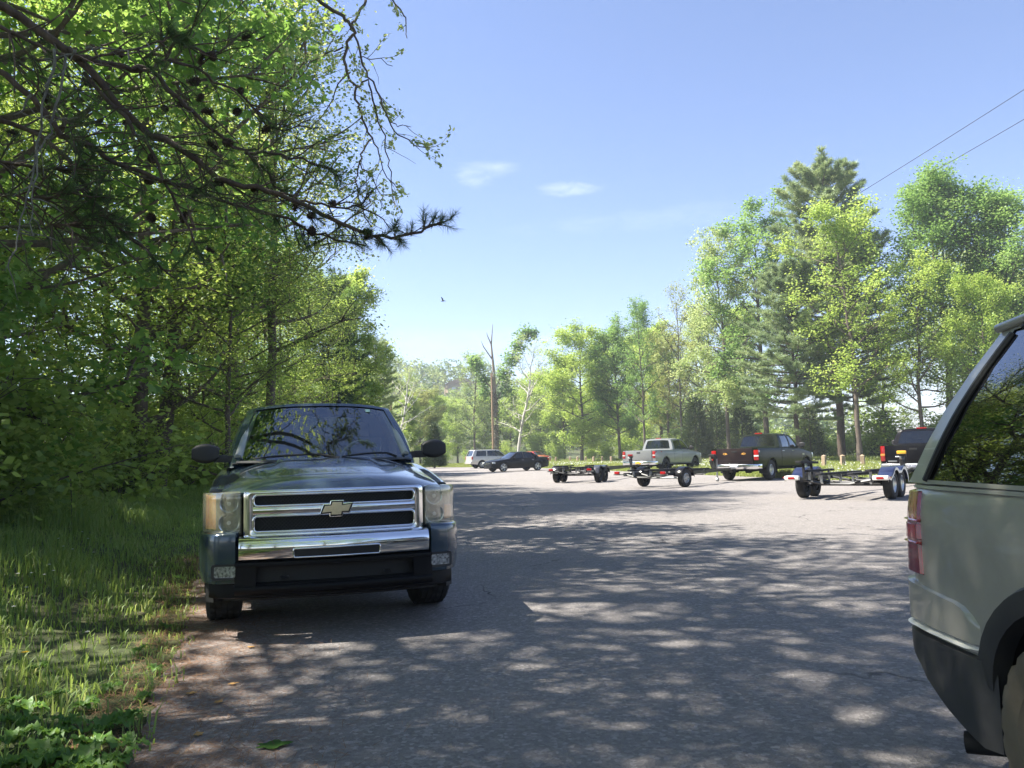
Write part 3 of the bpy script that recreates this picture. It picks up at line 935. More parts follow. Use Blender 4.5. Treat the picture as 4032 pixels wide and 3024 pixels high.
    # cross-shaped emblem
    def bow(sx, sz, k):
        return [(x * sx, z * sz) for x, z in [(-.124 - k, -.034 - k), (-.098 - k * .6, .026 + k), (-.042 - k, .026 + k), (-.036 - k, .054 + k), (.046 + k, .054 + k), (.043 + k, .028 + k), (.124 + k, .034 + k), (.098 + k * .6, -.026 - k), (.042 + k, -.026 - k), (.036 + k, -.054 - k), (-.046 - k, -.054 - k), (-.043 - k, -.028 - k)]]
    em = MB(); em.prism(bow(.9, .9, .013), lambda u, v: (u, -.040, .902 + v), (0, .035, 0))
    em = em.build('emblem', M['chrome'], r, smooth=False, bevel=.006)
    e1 = MB(); e1.prism(bow(.9, .9, .006), lambda u, v: (u, -.0445, .902 + v), (0, .01, 0)); e1.build('emblem_border', M['mesh'], em, smooth=False)
    e2 = MB(); e2.prism(bow(.84, .82, 0), lambda u, v: (u, -.052, .902 + v), (0, .012, 0)); e2.build('emblem_face', M['gold'], em, smooth=False, bevel=.004)
    # headlamps
    def path(n=26, x0=.655, off=0.0):
        pts = []
        for x in np.linspace(x0, .944, n): pts.append((x, yf(x) - off))
        return pts
    for sg in (1, -1):
        lens = MB(); rows = []
        pp = path(30)
        for i, (x, y) in enumerate(pp):
            t = i / (len(pp) - 1)
            zt = 1.040 - .012 * t ** 2; zb = .742 + .012 * t
            row = []
            for j, z in enumerate([zb - .004, zb] + list(np.linspace(zb + .012, zt - .012, 8)) + [zt, zt + .004]):
                o = .012 if 1 < j < 10 else (.006 if j in (1, 10) else -.03)
                if i == 0 or i == len(pp) - 1: o = -.03
                row.append((sg * (x + .3 * o * t), y - o, z))
            rows.append(row)
        lens.grid(rows)
        hl = lens.build('headlight', M['hazy'], r, angle=40)
        bk = MB(); rows = []
        for i, x in enumerate(np.linspace(.66, .905, 16)):
            rows.append([(sg * x, yf(x) + (.02 if z in (.75, 1.03) else .05), z) for z in (.75, .77, .88, .885, .895, .9, 1.01, 1.03)])
        bk.grid(rows); bk.build('lamp_housing', M['lamp_dark'], hl, angle=30)
        for zc_, rad in ((.958, .058), (.822, .066)):
            b = MB(); xx = .745
            b.lathe([(.05, .012), (.045, rad * .5), (.02, rad * .85), (-.012, rad), (-.014, rad + .006), (.03, rad + .008)], 'Y', (sg * xx, yf(xx) + .03, zc_), 24)
            b.build('reflector_bowl', M['reflector'], hl)
            b = MB(); b.lathe([(-.01, 0), (-.008, .015), (.01, .018), (.05, .016)], 'Y', (sg * xx, yf(xx) + .02, zc_), 12); b.build('bulb', M['white_lens'], hl)
        am = MB(); rows = []
        lo, hi = (.765, 1.022) if sg < 0 else (.765, .885)
        for x in np.linspace(.838, .915, 9):
            rows.append([(sg * x, yf(x) + (.045 if z in (lo, hi) else .018), z) for z in (lo, lo + .01, (lo + hi) / 2, hi - .01, hi)])
        am.grid(rows); am.build('turn_signal', M['amber'], hl)
    # chrome bumper bar and its slot
    bp = [(-.02, .732), (.050, .728), (.078, .720), (.098, .704), (.110, .680), (.113, .645), (.110, .605), (.100, .575), (.070, .556), (.0, .552)]
    bumper = bar(-.672, .672, bp, 'chrome_bumper', M['chrome'], r, 51)
    mb = MB(); mb.grid([[(x, yf(x) - .1165, z) for z in (.579, .607, .635)] for x in np.linspace(-.298, .298, 25)]); mb.build('bumper_slot', M['mesh'], bumper)
    lp = subdiv(rrect(.605, .062, .014, 3, (0, .607)), 4); lp.append(lp[0])
    mb = MB(); mb.tube([(x, yf(x) - .118, z) for x, z in lp], .0065, 8, cap=False); mb.build('slot_rim', M['chrome'], bumper, angle=60)
    # painted bumper ends
    def fy(x): return -.055 + .045 * (max(0, x) / .676) ** 2 + .16 * max(0, x - .676) ** 1.3
    for sg in (1, -1):
        pl = []
        for x in np.linspace(.676, .79, 7): pl.append((x, fy(x)))
        yc_ = fy(.79)
        for k in range(1, 15):
            a = PI / 2 * k / 14; pl.append((.79 + .168 * math.sin(a) ** .9, yc_ + .30 * (1 - math.cos(a)) ** .9 + .04 * math.sin(a)))
        pl += [(.958, .42), (.957, .478), (.935, .490)]
        rows = []
        zz = [(-.06, .760), (-.02, .757), (-.004, .748), (.0, .735), (.003, .70), (.004, .62), (.002, .52), (-.004, .45), (-.014, .405), (-.05, .395)]
        for i, (x, y) in enumerate(pl):
            a = Vector(pl[max(0, i - 1)]); b = Vector(pl[min(len(pl) - 1, i + 1)]); n = Vector(((b - a).y, -(b - a).x)).normalized()
            t = i / (len(pl) - 1)
            row = [(sg * (x + n.x * o), y + n.y * o, z - (.012 * t if z > .7 else 0)) for o, z in zz]
            if i == 0: row = [(p[0], p[1] + .05, p[2]) for p in row]
            rows.append(row)
        mb = MB(); mb.grid(rows)
        be = mb.build('bumper_end', P, r, angle=45)
        xx = .765
        mb = MB(); mb.prism(subdiv(rrect(.185, .110, .02, 3, (xx, .487)), 3), lambda u, v: (sg * u, fy(u) - .006, v), (0, .03, 0)); rc = mb.build('fog_lamp_recess', M['plastic'], r, smooth=False)
        mb = MB(); mb.prism(subdiv(rrect(.142, .076, .010, 3, (xx, .490)), 3), lambda u, v: (sg * u, fy(u) - .0125, v), (0, .01, 0)); fg = mb.build('fog_lamp', M['fog_lens'], rc, smooth=False)
    # black valance, opening, lip, air dam
    lo = bar(-.70, .70, [(.06, .556), (.086, .548), (.092, .53), (.085, .515), (.02, .513)], 'valance', M['black_trim'], r, 41)
    bar(-.56, .56, [(.02, .513), (.015, .45), (.02, .385)], 'valance_opening', M['mesh'], lo, 31)
    bar(-.70, .70, [(.02, .392), (.085, .388), (.100, .378), (.102, .360), (.09, .335), (.05, .32)], 'valance_lip', M['black_trim'], lo, 41)
    for sg in (1, -1):
        bar(sg * .555, sg * .70, [(.085, .52), (.084, .45), (.087, .38)], 'valance_side', M['black_trim'], lo, 8)
        mb = MB(); mb.tube([(sg * .34, yf(.34) - .01, .43), (sg * .34, yf(.34) - .055, .43), (sg * .38, yf(.34) - .055, .43), (sg * .38, yf(.34), .43)], .012, 6); mb.build('tow_hook', M['under'], r)
    bar(-.88, .88, [(.0, .41), (.045, .395), (.055, .35), (.050, .305), (.03, .295), (-.02, .297)], 'air_dam', M['black_trim'], r, 51)
    # cab
    gh = dict(cols=[(1.45, 2.17), (1.60, 2.29), (2.64, 2.60), (2.74, 2.70), (3.42, 3.32), (3.66, 3.52)], kinds=['b', 'g', 'k', 'g', 'b'],
              zr=[(2.1, 1.752), (2.7, 1.79), (3.2, 1.79), (3.55, 1.765)], wb=.88, wt=.70, bulge=.03, rows=(.06, .90), crown=.055,
              wbf=[(1.40, .80), (1.62, .85), (2.1, .88), (3.7, .885)], wtf=[(2.1, .665), (2.4, .695), (3.4, .70), (3.6, .68)],
              glass=M['glass_dark'], glassf=M['glass_clear'], bowf=.13, framef=(.045, .035, .955), framer=(.12, .14, .88), zoff=.03,
              seats=((2.35, 0), (3.15, 0)))
    c.greenhouse(gh)
    for sg in (1, -1):
        mb = MB(); mb.tube([(sg * (.755 - .125 * t), 1.52 + .72 * t, 1.27 + .48 * t) for t in np.linspace(.04, .98, 8)], [.035, .036, .036, .036, .036, .036, .036, .03], 8)
        mb.build('pillar_trim', M['light_trim'], r)
        for (y0, y1, z1) in ((1.64, 2.70, 0), (2.735, 3.56, 0)):
            d, = c.sheet('door', y0, y1, .50, 1.17, .006, P, (sg,))
            c.handle(d, y1 - .18, 1.06, P, sg)
    mb = MB(); tor = []
    for k in range(25):
        a = 2 * PI * k / 24; tor.append((.38 + .19 * math.cos(a), 1.98 - .075 * math.sin(a), 1.26 + .165 * math.sin(a)))
    mb.tube(tor, .016, 8, cap=False); mb.tube([(.20, 1.99, 1.27), (.56, 1.99, 1.27)], .015, 6); mb.build('steering_wheel', M['light_trim'], r)
    mb = MB(); rows = []
    for x in np.linspace(-.80, .80, 21):
        rows.append([(x, 1.44 - .10 * (1 - (x / .8) ** 2), 1.235), (x, 1.62, 1.262), (x, 1.82, 1.272), (x, 1.9, 1.22)])
    mb.grid(rows); mb.build('dash_top', M['interior'], r)
    mb = MB(); mb.grid([[(x, 1.40 - .135 * (1 - (x / .80) ** 2) + o, z) for o, z in ((-.03, 1.245), (.0, 1.258), (.07, 1.262), (.10, 1.25))] for x in np.linspace(-.76, .76, 25)]); mb.build('cowl', M['plastic'], r)
    for (xa, xb, xc) in ((-.62, -.10, .12), (.14, .50, .64)):
        def wp(x, up): q = x / .85; return (x, 1.44 - .135 * (1 - q * q) + up * .8 - .012, 1.268 + up)
        mb = MB(); mb.tube([wp(xa, .012), wp((xa + xb) / 2, .03), wp(xb, .04)], [.007, .011, .008], 6); mb.tube([wp((xa + xb) / 2 + .1, .035), wp(xb + .05, .035), wp(xc, .0)], [.007, .010, .014], 6)
        mb.build('wiper', M['mesh'], r)
    p = c.Pf(.865, .90, -.004)
    mb = MB(); mb.box((p[0] - .055, p[1] - .004, p[2]), (.045, .003, .05), rx=-.95); mb.build('inspection_sticker', M['sticker'], r)
    mb = MB(); mb.tube([(.19, 2.32, 1.825), (.19, 2.33, 1.86)], [.03, .018], 10); mb.tube([(.19, 2.33, 1.855), (.19, 2.36, 1.915)], [.010, .006], 8); mb.build('antenna', M['plastic'], r)
    c.mirror(1.60, 1.335, .915, M['plastic'], (.225, .13, .175))
    for sg in (1, -1):
        mb = MB(); mb.box((sg * .90, 1.60, 1.29), (.12, .07, .06)); mb.build('mirror_arm', M['plastic'], r, bevel=.015)
    c.flare(P, .045, .008, 'wheel_arch_lip')
    for sg in (1, -1):
        add_wheel(r, sg * .825, .97, .395, .275, .22, 'spoke5', M['alloy'], sg, tread=True, steer=R(4))
        add_wheel(r, sg * .815, 4.62, .395, .265, .22, 'spoke5', M['alloy'], sg, tread=False)
    # tail
    mb = MB(); mb.box((0, 5.815, .93), (1.56, .05, .54)); mb.build('tailgate', P, r, bevel=.015)
    mb = MB(); mb.box((0, 5.88, .55), (1.96, .16, .17)); mb.build('rear_bumper', M['chrome'], r, bevel=.03)
    for sg in (1, -1):
        mb = MB(); mb.box((sg * .925, 5.745, .98), (.17, .16, .42)); mb.build('tail_light', M['red_lens'], r, bevel=.025)
    return c
BLUE = build_blue_pickup()

# ------------------------------------------------------------------ the grey-green SUV at the right edge
def build_green_suv():
    spec = dict(L=4.62, paint=M['green_paint'], ny=50,
        hw=[(0, .72), (.06, .80), (.2, .875), (.5, .90), (1.0, .915), (3.0, .915), (4.1, .912), (4.4, .902), (4.53, .882), (4.58, .85)], y1=4.58,
        belt=[(0, .78), (.1, .86), (.3, .93), (1.1, 1.03), (1.5, 1.08), (4.6, 1.10)],
        sill=[(0, .32), (.5, .30), (4.0, .30), (4.3, .34), (4.62, .40)], sec=[(0, .93), (.15, .975), (.5, 1.0), (.8, .992), (.94, .975), (1, .962)],
        arches=[(.88, .415, .36), (3.64, .415, .36)], crown=lambda y: .05 if y < 1.4 else -.02)
    yaw = R(1.6)
    c = Car('suv', 'grey-green SUV with dark rear glass and grey cladding at the right edge', 'SUV', spec, (2.60, -1.28, 0), yaw)
    r = c.root; P = M['green_paint']; c.body()
    gh = dict(cols=[(1.25, 1.98), (1.42, 2.10), (2.32, 2.32), (2.44, 2.44), (3.25, 3.22), (3.36, 3.34), (4.43, 4.10), (4.555, 4.215)], kinds=['b', 'g', 'k', 'g', 'k', 'g', 'b'],
              zr=[(1.9, 1.66), (2.6, 1.70), (3.6, 1.705), (4.3, 1.675)], wb=.882, wt=.665, bulge=.035, rows=(.025, .955), crown=.065, wbf=[(1.2, .80), (1.6, .865), (2.2, .882), (4.3, .882), (4.56, .868)],
              wtf=[(1.9, .64), (2.6, .675), (4.0, .675), (4.22, .65)], glass=M['glass_black'], glassf=M['glass_dark'], glassr=M['glass_black'], bowf=.1, bowr=.06, framer=(.09, .03, .92), zoff=.008, inset=.006, seats=((2.2, 0), (3.1, 0)))
    c.greenhouse(gh)
    # rounded gutter of the roof and dark reveal below it
    for sg in (1, -1):
        pts = [(sg * (float(np.interp(y, [1.95, 2.6, 4.0, 4.23], [.65, .687, .687, .662])) + .002), y, float(np.interp(y, [1.95, 2.6, 3.6, 4.23], [1.668, 1.708, 1.712, 1.682]))) for y in np.linspace(1.98, 4.23, 14)]
        mb = MB(); mb.tube(pts, .017, 10); mb.build('roof_gutter', P, r, angle=70)
        mb = MB(); mb.tube([(p[0] + sg * .004, p[1], p[2] - .028) for p in pts[:-1]], .011, 6); mb.build('gutter_seal', M['plastic'], r)
        mb = MB(); mb.tube([(sg * (.877 + .035 * math.sin(PI * v) - .212 * v + .002), 4.425 - .328 * v, 1.108 + .575 * v) for v in np.linspace(.02, .94, 10)], .012, 6); mb.build('window_seal', M['plastic'], r)
    c.sheet('belt_moulding', 1.55, 4.54, 1.083, 1.103, .010, P, nz=3, ny=20)
    # panel joint of the rear quarter
    # wrap-round bumper
    def wrap(name, mat, off, ztop, zlow, y_start, nrow=8, tuck=.03, par=r):
        for sg in (1, -1):
            path = []
            for y in np.linspace(y_start, 4.50, 10): path.append((c.sx(y, .6) + off, y))
            xc = c.sx(4.50, .6) + off - .13
            for k in range(1, 11):
                a = PI / 2 * k / 10; path.append((xc + .13 * math.cos(a), 4.50 + (.15 + off) * math.sin(a)))
            for x in np.linspace(xc, 0, 8)[1:]: path.append((x, 4.65 + off + .02 * (1 - (x / .8) ** 2)))
            rows = []
            for i, (x, y) in enumerate(path):
                a = Vector(path[max(0, i - 1)]); b = Vector(path[min(len(path) - 1, i + 1)]); n = Vector(((b - a).y, -(b - a).x)).normalized()
                zt, zl = ztop(y), zlow(y); row = []
                zs = [zt - .001] + list(np.linspace(zt - .012, zl + .012, nrow)) + [zl]
                for j, z in enumerate(zs):
                    o = -tuck if j in (0, len(zs) - 1) else 0
                    if i == 0: o = -.03
                    f = (z - zl) / max(.01, zt - zl)
                    row.append((sg * (x + n.x * o), y + n.y * o, z))
                rows.append(row)
            mb = MB(); mb.grid(rows); mb.build(name, mat, par, angle=45)
    ztop = lambda y: float(np.interp(y, [4.05, 4.09, 4.14, 4.20, 4.66], [.615, .655, .69, .703, .735]))
    zl1 = lambda y: .553 + .0 * y
    low = lambda y: float(np.interp(y, [4.05, 4.15, 4.3, 4.45, 4.56, 4.63, 4.70], [.22, .24, .285, .355, .43, .50, .535]))
    wrap('bumper_cover', P, .020, ztop, lambda y: .560, 4.06)
    wrap('bumper_strip', M['white_trim'], .028, lambda y: .562, lambda y: .538, 4.09, 3, .03)  # silver trim strip; its pale paint stands in for the sky's reflection
    wrap('bumper_skirt', M['greyplastic'], .018, lambda y: .536, lambda y: min(.50, low(y)), 4.02, 10, .06)
    # lamps
    for sg in (1, -1):
        def lamp(name, z0, z1, off, mat, par, edge=True):
            rows = []
            for i, t in enumerate(np.linspace(0, 1, 14)):
                row = []
                zs = [z0] + list(np.linspace(z0 + .006, z1 - .006, 8)) + [z1]
                for j, z in enumerate(zs):
                    f = (z - .75) / .33
                    ys = 4.425 + .034 * f - (.0 if f < .9 else .0)
                    # path: along the side, then round the corner
                    if t < .5: y = ys + (4.53 - ys) * t / .5; x = c.sx(y, z) + off
                    else:
                        a = (t - .5) / .5 * PI / 2 * .95; xc = c.sx(4.53, z) + off - .085
                        x = xc + .085 * math.cos(a); y = 4.53 + (.088 + off) * math.sin(a)
                    o = .02 if (i in (0, 13) or j in (0, len(zs) - 1)) else 0
                    row.append((sg * (x - o), y, z))
                rows.append(row)
            mb = MB(); mb.grid(rows); return mb.build(name, mat, par, angle=40)
        tl = lamp('tail_light', .752, 1.078, .012, M['dark_red_lens'], r)
        lamp('lamp_ridge', .955, .968, .022, M['red_lens'], tl); lamp('lamp_ridge', .868, .881, .022, M['red_lens'], tl)
        lamp('turn_signal', .885, .951, .0155, M['red_lens'], tl)
        for (y0, y1) in ((1.46, 2.40), (2.43, 3.22)):
            d, = c.sheet('door', y0, y1, .42, 1.06, .006, P, (sg,))
            c.handle(d, y1 - .15, .95, P, sg)
        c.sheet('side_cladding', 1.34, 3.24, .30, .50, .014, M['greyplastic'], (sg,))
        c.sheet('fuel_door' if sg > 0 else 'quarter_moulding', 3.5, 3.66, .93, 1.05, .004, P, (sg,)) if sg > 0 else None
        mb = MB(); mb.box((sg * .70, .10, .72), (.30, .14, .16)); mb.build('headlight', M['white_lens'], r, bevel=.03)
    mb = MB(); mb.box((0, .0, .50), (1.6, .16, .26)); mb.build('front_bumper', M['greyplastic'], r, bevel=.05)
    mb = MB(); mb.box((0, 4.585, .91), (1.5, .05, .36)); mb.build('tailgate', P, r, bevel=.02)
    c.flare(M['greyplastic'], .075, .016, 'wheel_arch_flare', a0=-.06, a1=1.06)
    c.mirror(1.5, 1.12, .93, M['plastic'], (.2, .11, .15))
    for sg in (1, -1):
        for y in (.88, 3.655):
            add_wheel(r, sg * .825, y, .335, .235, .205, 'spoke5', M['alloy'], sg, tread=True, muddy=True)
        for sy in (1.2, 3.35):
            mb = MB(); mb.box((sg * .60, sy, .34), (.05, .05, .1)); mb.build('jack_point', M['under'], r)
    mb = MB(); mb.tube([(-.55, 3.75, .26), (-.66, 4.06, .22), (-.83, 4.24, .19), (-.875, 4.275, .185)], [.03, .03, .038, .038], 14, cap=False)
    mb.tube([(-.84, 4.25, .19), (-.86, 4.263, .187)], .03, 12); mb.build('exhaust_pipe', M['under'], r)
    mb = MB(); rr = random.Random(3)
    c.root['label']
    return c
GREEN = build_green_suv()
# ------------------------------------------------------------------ the parked vehicles further off
def heading(deg):                       # degrees to the right of straight ahead -> rotation of a car whose nose points to -Y
    h = Vector((math.sin(R(deg)), math.cos(R(deg)), 0)); return h, math.atan2(h.x, -h.y)

def pickup(label, paint, rear, deg, L=5.8, W=2.02, H=1.90, belt=1.26, gate=None, cabend=3.66, wheel=(.40, .275, .22, 'spoke5'), rimmat='alloy', lift=0.0, bump='chrome',
           lamp=(.17, .20, .40), lampz=1.0, quad=False, flare=None, zwheel=None):
    h, rz = heading(deg)
    loc = Vector((rear[0], rear[1], rear[2] if len(rear) > 2 else 0)) + h * L
    hw = W / 2; a = L - 1.20; f = .95; Rw = wheel[0]; up = lift
    spec = dict(L=L, paint=paint, ny=40, hw=[(0, hw * .80), (.05, hw * .88), (.2, hw * .965), (.5, hw * .99), (1, hw), (L - .5, hw), (L, hw * .985)],
        belt=[(0, .88 + up), (.06, .98 + up), (.25, 1.07 + up), (.8, 1.14 + up), (1.4, belt - .05), (1.9, belt - .01), (L, belt)],
        sill=[(0, .42 + up), (1, .46 + up), (L - .8, .47 + up), (L, .55 + up)], sec=[(0, .94), (.12, .98), (.45, 1.0), (.8, .988), (.94, .97), (1, .955)],
        arches=[(f, Rw + .085, Rw + up * .6), (a, Rw + .085, Rw + up * .6)], bed=(cabend + .06, .82 + up), crown=lambda y: .06 if y < 1.5 else .0, chassis=True)
    c = Car('pickup_truck', label, 'pickup truck', spec, loc, rz); r = c.root
    c.body()
    zt = H - .055
    if quad: cols = [(1.42, 2.10), (1.56, 2.22), (2.50, 2.46), (2.60, 2.56), (cabend - .30, cabend - .42), (cabend, cabend - .20)]
    else: cols = [(1.42, 2.10), (1.56, 2.22), (2.56, 2.54), (2.66, 2.64), (cabend - .22, cabend - .32), (cabend, cabend - .14)]
    c.greenhouse(dict(cols=cols, kinds=['b', 'g', 'k', 'g', 'b'], zr=[(2.0, zt - .05), (2.7, zt), (cabend, zt - .03)], wb=hw * .93, wt=hw * .735, bulge=.03, rows=(.05, .88), crown=.055,
        wbf=[(1.4, hw * .86), (1.8, hw * .93), (cabend, hw * .925)], glass=M['glass_dark'], glassf=M['glass_dark'], framer=(.09, .10, .86), zoff=.01, seats=((2.3, 0),)))
    for sg in (1, -1):
        for (y0, y1) in ((1.58, cols[2][0] + .06), (cols[3][0] - .03, min(cabend - .06, a - Rw - .14))):
            d, = c.sheet('door', y0, y1, .54 + up, belt - .05, .008, paint, (sg,)); c.handle(d, y1 - .15, belt - .13, M['chrome'] if bump == 'chrome' else paint, sg)
        add_wheel(r, sg * (hw - .165), f, Rw, wheel[1], wheel[2], wheel[3], M[rimmat], sg); add_wheel(r, sg * (hw - .165), a, Rw, wheel[1], wheel[2], wheel[3], M[rimmat], sg)
        mb = MB(); mb.box((sg * (hw * .965 - lamp[0] / 2 + .012), L - lamp[1] / 2 + .018, lampz), lamp); tl = mb.build('tail_light', M['red_lens'], r, bevel=.03)
        mb = MB(); mb.box((sg * (hw * .965 - lamp[0] / 2 + .016), L - lamp[1] / 2 + .022, lampz - lamp[2] * .08), (lamp[0] * .98, lamp[1] * .98, lamp[2] * .16)); mb.build('reverse_light', M['white_lens'] if lamp[2] < .45 else M['amber'], tl, bevel=.01)
        mb = MB(); mb.box((sg * hw * .76, .07, .92 + up), (.34, .16, .20)); mb.build('headlight', M['white_lens'], r, bevel=.03)
    c.mirror(1.70, belt + .10, hw + .0, M['plastic'], (.23, .12, .22))
    gt = MB(); gt.box((0, L + .010, (belt + .66 + up) / 2), (2 * hw * .955 - 2 * lamp[0] - .03, .05, belt - .66 - up)); gt = gt.build('tailgate', gate or paint, r, bevel=.02)
    mb = MB(); mb.box((0, L + .036, belt - .13), (.22, .012, .07)); mb.build('tailgate_handle', M['mesh'], gt, bevel=.01)
    mb = MB(); mb.box((0, L + .036, .80 + up), (2 * hw * .66, .010, .012)); mb.build('tailgate_crease', gate or paint, gt, bevel=.004)
    bb = MB()
    pl = [(-hw * .99, L - .25), (-hw * .985, L + .02), (-hw * .93, L + .10), (-hw * .5, L + .14), (0, L + .145), (hw * .5, L + .14), (hw * .93, L + .10), (hw * .985, L + .02), (hw * .99, L - .25)]
    bb.grid([[(x * (1 + o * .3), y + o, z + up) for o, z in ((-.06, .655), (-.012, .648), (0, .63), (.004, .56), (-.01, .48), (-.05, .455), (-.12, .46))] for x, y in pl])
    bm_ = bb.build('rear_bumper', M[bump], r, angle=50)
    mb = MB(); mb.box((0, L + .06, .652 + up), (1.3, .13, .014)); mb.build('bumper_step', M['plastic'], bm_)
    fb = MB(); fb.box((0, .02, .60 + up), (2 * hw * .84, .14, .2)); fb.build('front_bumper', M[bump], r, bevel=.03)
    fb = MB(); fb.box((0, .0, .88 + up), (1.05, .06, .24)); fb.build('grille', M['mesh'], r, bevel=.02)
    mb = MB(); mb.box((0, cabend - .20, H - .012), (.32, .07, .05)); mb.build('brake_light', M['red_lens'], r, bevel=.012)
    mb = MB(); mb.box((0, L + .10, .43 + up * .6), (.09, .45, .09)); mb.tube([(0, L + .28, .45 + up * .6), (0, L + .28, .54 + up * .6)], .028, 8); mb.build('tow_hitch', M['under'], r)
    mb = MB(); mb.tube([(-hw * .55, L - .7, .40 + up), (-hw * .55, L - .1, .38 + up)], .04, 10); mb.build('exhaust_pipe', M['under'], r)
    if flare: c.flare(paint, .05, .012, 'wheel_arch_lip')
    return c, gt, bm_

# silver crew cab
c, gt, bm_ = pickup('silver crew cab pickup with chrome rear bumper and yellow number plate', M['silver_paint'], (6.75, 43.0), 38, L=5.8, W=2.04, H=1.96, belt=1.30,
                    wheel=(.425, .29, .23, 'spoke6'), rimmat='wheel_dark', lift=.06, lampz=1.06, lamp=(.17, .22, .38), flare=1)
plate(c.root, (-.02, 5.955, .62), .31, .16, M['yellow'])
letters('lettering_decal', 'TRD', c.root, (-(c.sx(5.1, 1.2) + .004), 5.10, 1.18), .10, M['red_lens'], rotz=-PI / 2)
letters('tailgate_lettering', 'TUNDRA', gt, (0, 5.846, .74), .10, M['steel'], 1, .003, 1.3)
add_silver = c
# dark green quad cab with eyes on the tailgate
c, gt, bm_ = pickup('dark green pickup with two orange eyes pictured on its black tailgate', M['dark_green_paint'], (8.68, 31.3), 41, L=5.75, W=2.02, H=1.88, belt=1.27, gate=M['plum_black'],
                    quad=True, cabend=3.62, wheel=(.40, .27, .215, 'spoke5'), lamp=(.20, .16, .40), lampz=1.0, flare=1)
plate(c.root, (0, 5.905, .585), .31, .16, M['plate'])
def eye(sg):
    ol = [(sg * u, v) for u, v in ((-.145, -.022), (-.08, .035), (-.01, .055), (.06, .040), (.10, .0), (.05, -.040), (-.02, -.052), (-.08, -.03))]
    mb = MB(); mb.prism(ol, lambda u, v: (u * .85 + sg * .40, 5.792, 1.06 + v * .8), (0, -.004, 0))
    e = mb.build('eye_decal', M['eye'], gt, smooth=False)
    mb = MB(); mb.lathe([(.0, 0), (.0, .022), (-.003, .022)], 'Y', (sg * .41, 5.794, 1.062), 14); mb.build('pupil', M['mesh'], e)
M['eye'] = pmat('orange_eye_decal', (.50, .26, .05), .5, vary=.35, vscale=9)
eye(1); eye(-1)
mb = MB(); mb.box((-(c.sx(1.2, .95) + .004), 1.30, .97), (.006, .22, .05)); mb.build('fender_badge', M['chrome'], c.root)
# black pickup beside the green SUV
c, gt, bm_ = pickup('black pickup with grey rear bumper, half hidden by the near SUV', M['black_paint'], (12.82, 25.55), 34, L=5.75, W=1.99, H=1.83, belt=1.24, quad=True, cabend=3.55,
                    lamp=(.14, .12, .50), lampz=.98, bump='steel')
plate(c.root, (.04, 5.90, .575), .31, .16, M['plate'], text='620-5096', ink=M['ink'])
mb = MB(); mb.box((.62, 5.79, .73), (.26, .008, .05)); mb.build('tailgate_badge', M['steel'], gt, bevel=.003)

def twin(name, label, cat, spec, gh, rear_or_front, deg, front=False, z=0.0, wheels=(), deco=None):
    h, rz = heading(deg)
    loc = Vector((rear_or_front[0], rear_or_front[1], z)) + (h * 0 if front else h * spec['L'])
    c = Car(name, label, cat, spec, loc, rz); c.body(); c.greenhouse(gh)
    for (y, Rw, tw, rr, st, rm, track) in wheels:
        for sg in (1, -1): add_wheel(c.root, sg * track, y, Rw, tw, rr, st, M[rm], sg)
    return c
# silver SUV with the roof rack
sp = dict(L=4.85, paint=M['white_silver'], hw=[(0, .70), (.06, .80), (.25, .89), (.6, .92), (4.3, .92), (4.7, .90), (4.83, .86)], y1=4.83,
          belt=[(0, .80), (.1, .92), (.3, .98), (1.1, 1.06), (1.5, 1.10), (4.85, 1.13)], sill=[(0, .34), (1, .36), (4, .36), (4.85, .44)], sec=[(0, .94), (.15, .98), (.5, 1), (.85, .98), (1, .96)],
          arches=[(.90, .44, .37), (3.80, .44, .37)], crown=lambda y: .06 if y < 1.5 else -.02)
gh = dict(cols=[(1.25, 1.95), (1.40, 2.06), (2.28, 2.28), (2.38, 2.38), (3.25, 3.22), (3.35, 3.32), (4.45, 4.24), (4.80, 4.52)], kinds=['b', 'g', 'k', 'g', 'b', 'g', 'b'], zr=[(1.9, 1.70), (2.6, 1.74), (4.5, 1.73)],
          wb=.885, wt=.73, rows=(.06, .88), crown=.05, glass=M['glass_dark'], glassf=M['glass_dark'], glassr=M['glass_dark'], wbf=[(1.2, .82), (1.6, .87), (4.8, .87)], framer=(.08, .06, .86), seats=((2.3, 0),))
h, _ = heading(66)
c = twin('suv', 'silver SUV with roof rack parked at the far edge behind the black sedan', 'SUV', sp, gh, (-4.35, 76.3), 66, z=-.0, wheels=((.90, .37, .24, .22, 'spoke5', 'alloy', .79), (3.80, .37, .24, .22, 'spoke5', 'alloy', .79)))
for sg in (1, -1):
    for (a, b) in ((1.45, 2.34), (2.37, 3.26)):
        d, = c.sheet('door', a, b, .46, 1.05, .008, M['white_silver'], (sg,)); c.handle(d, b - .14, .98, M['chrome'], sg)
    mb = MB(); mb.box((sg * .83, 4.78, 1.0), (.14, .14, .28)); mb.build('tail_light', M['red_lens'], c.root, bevel=.03)
    mb = MB(); mb.tube([(sg * .66, 2.2, 1.79), (sg * .66, 2.3, 1.85), (sg * .66, 4.1, 1.85), (sg * .66, 4.2, 1.79)], .018, 6); mb.build('roof_rail', M['plastic'], c.root)
mb = MB()
for y in (2.6, 3.7): mb.tube([(-.66, y, 1.86), (.66, y, 1.86)], .016, 6)
mb.build('rack_crossbar', M['plastic'], c.root)
mb = MB(); mb.box((0, 4.87, .55), (1.72, .14, .22)); mb.build('rear_bumper', M['white_silver'], c.root, bevel=.04)
plate(c.root, (0, 4.86, .86), .31, .15, M['plate'])
c.mirror(1.5, 1.14, .93, M['plastic'], (.2, .11, .15))
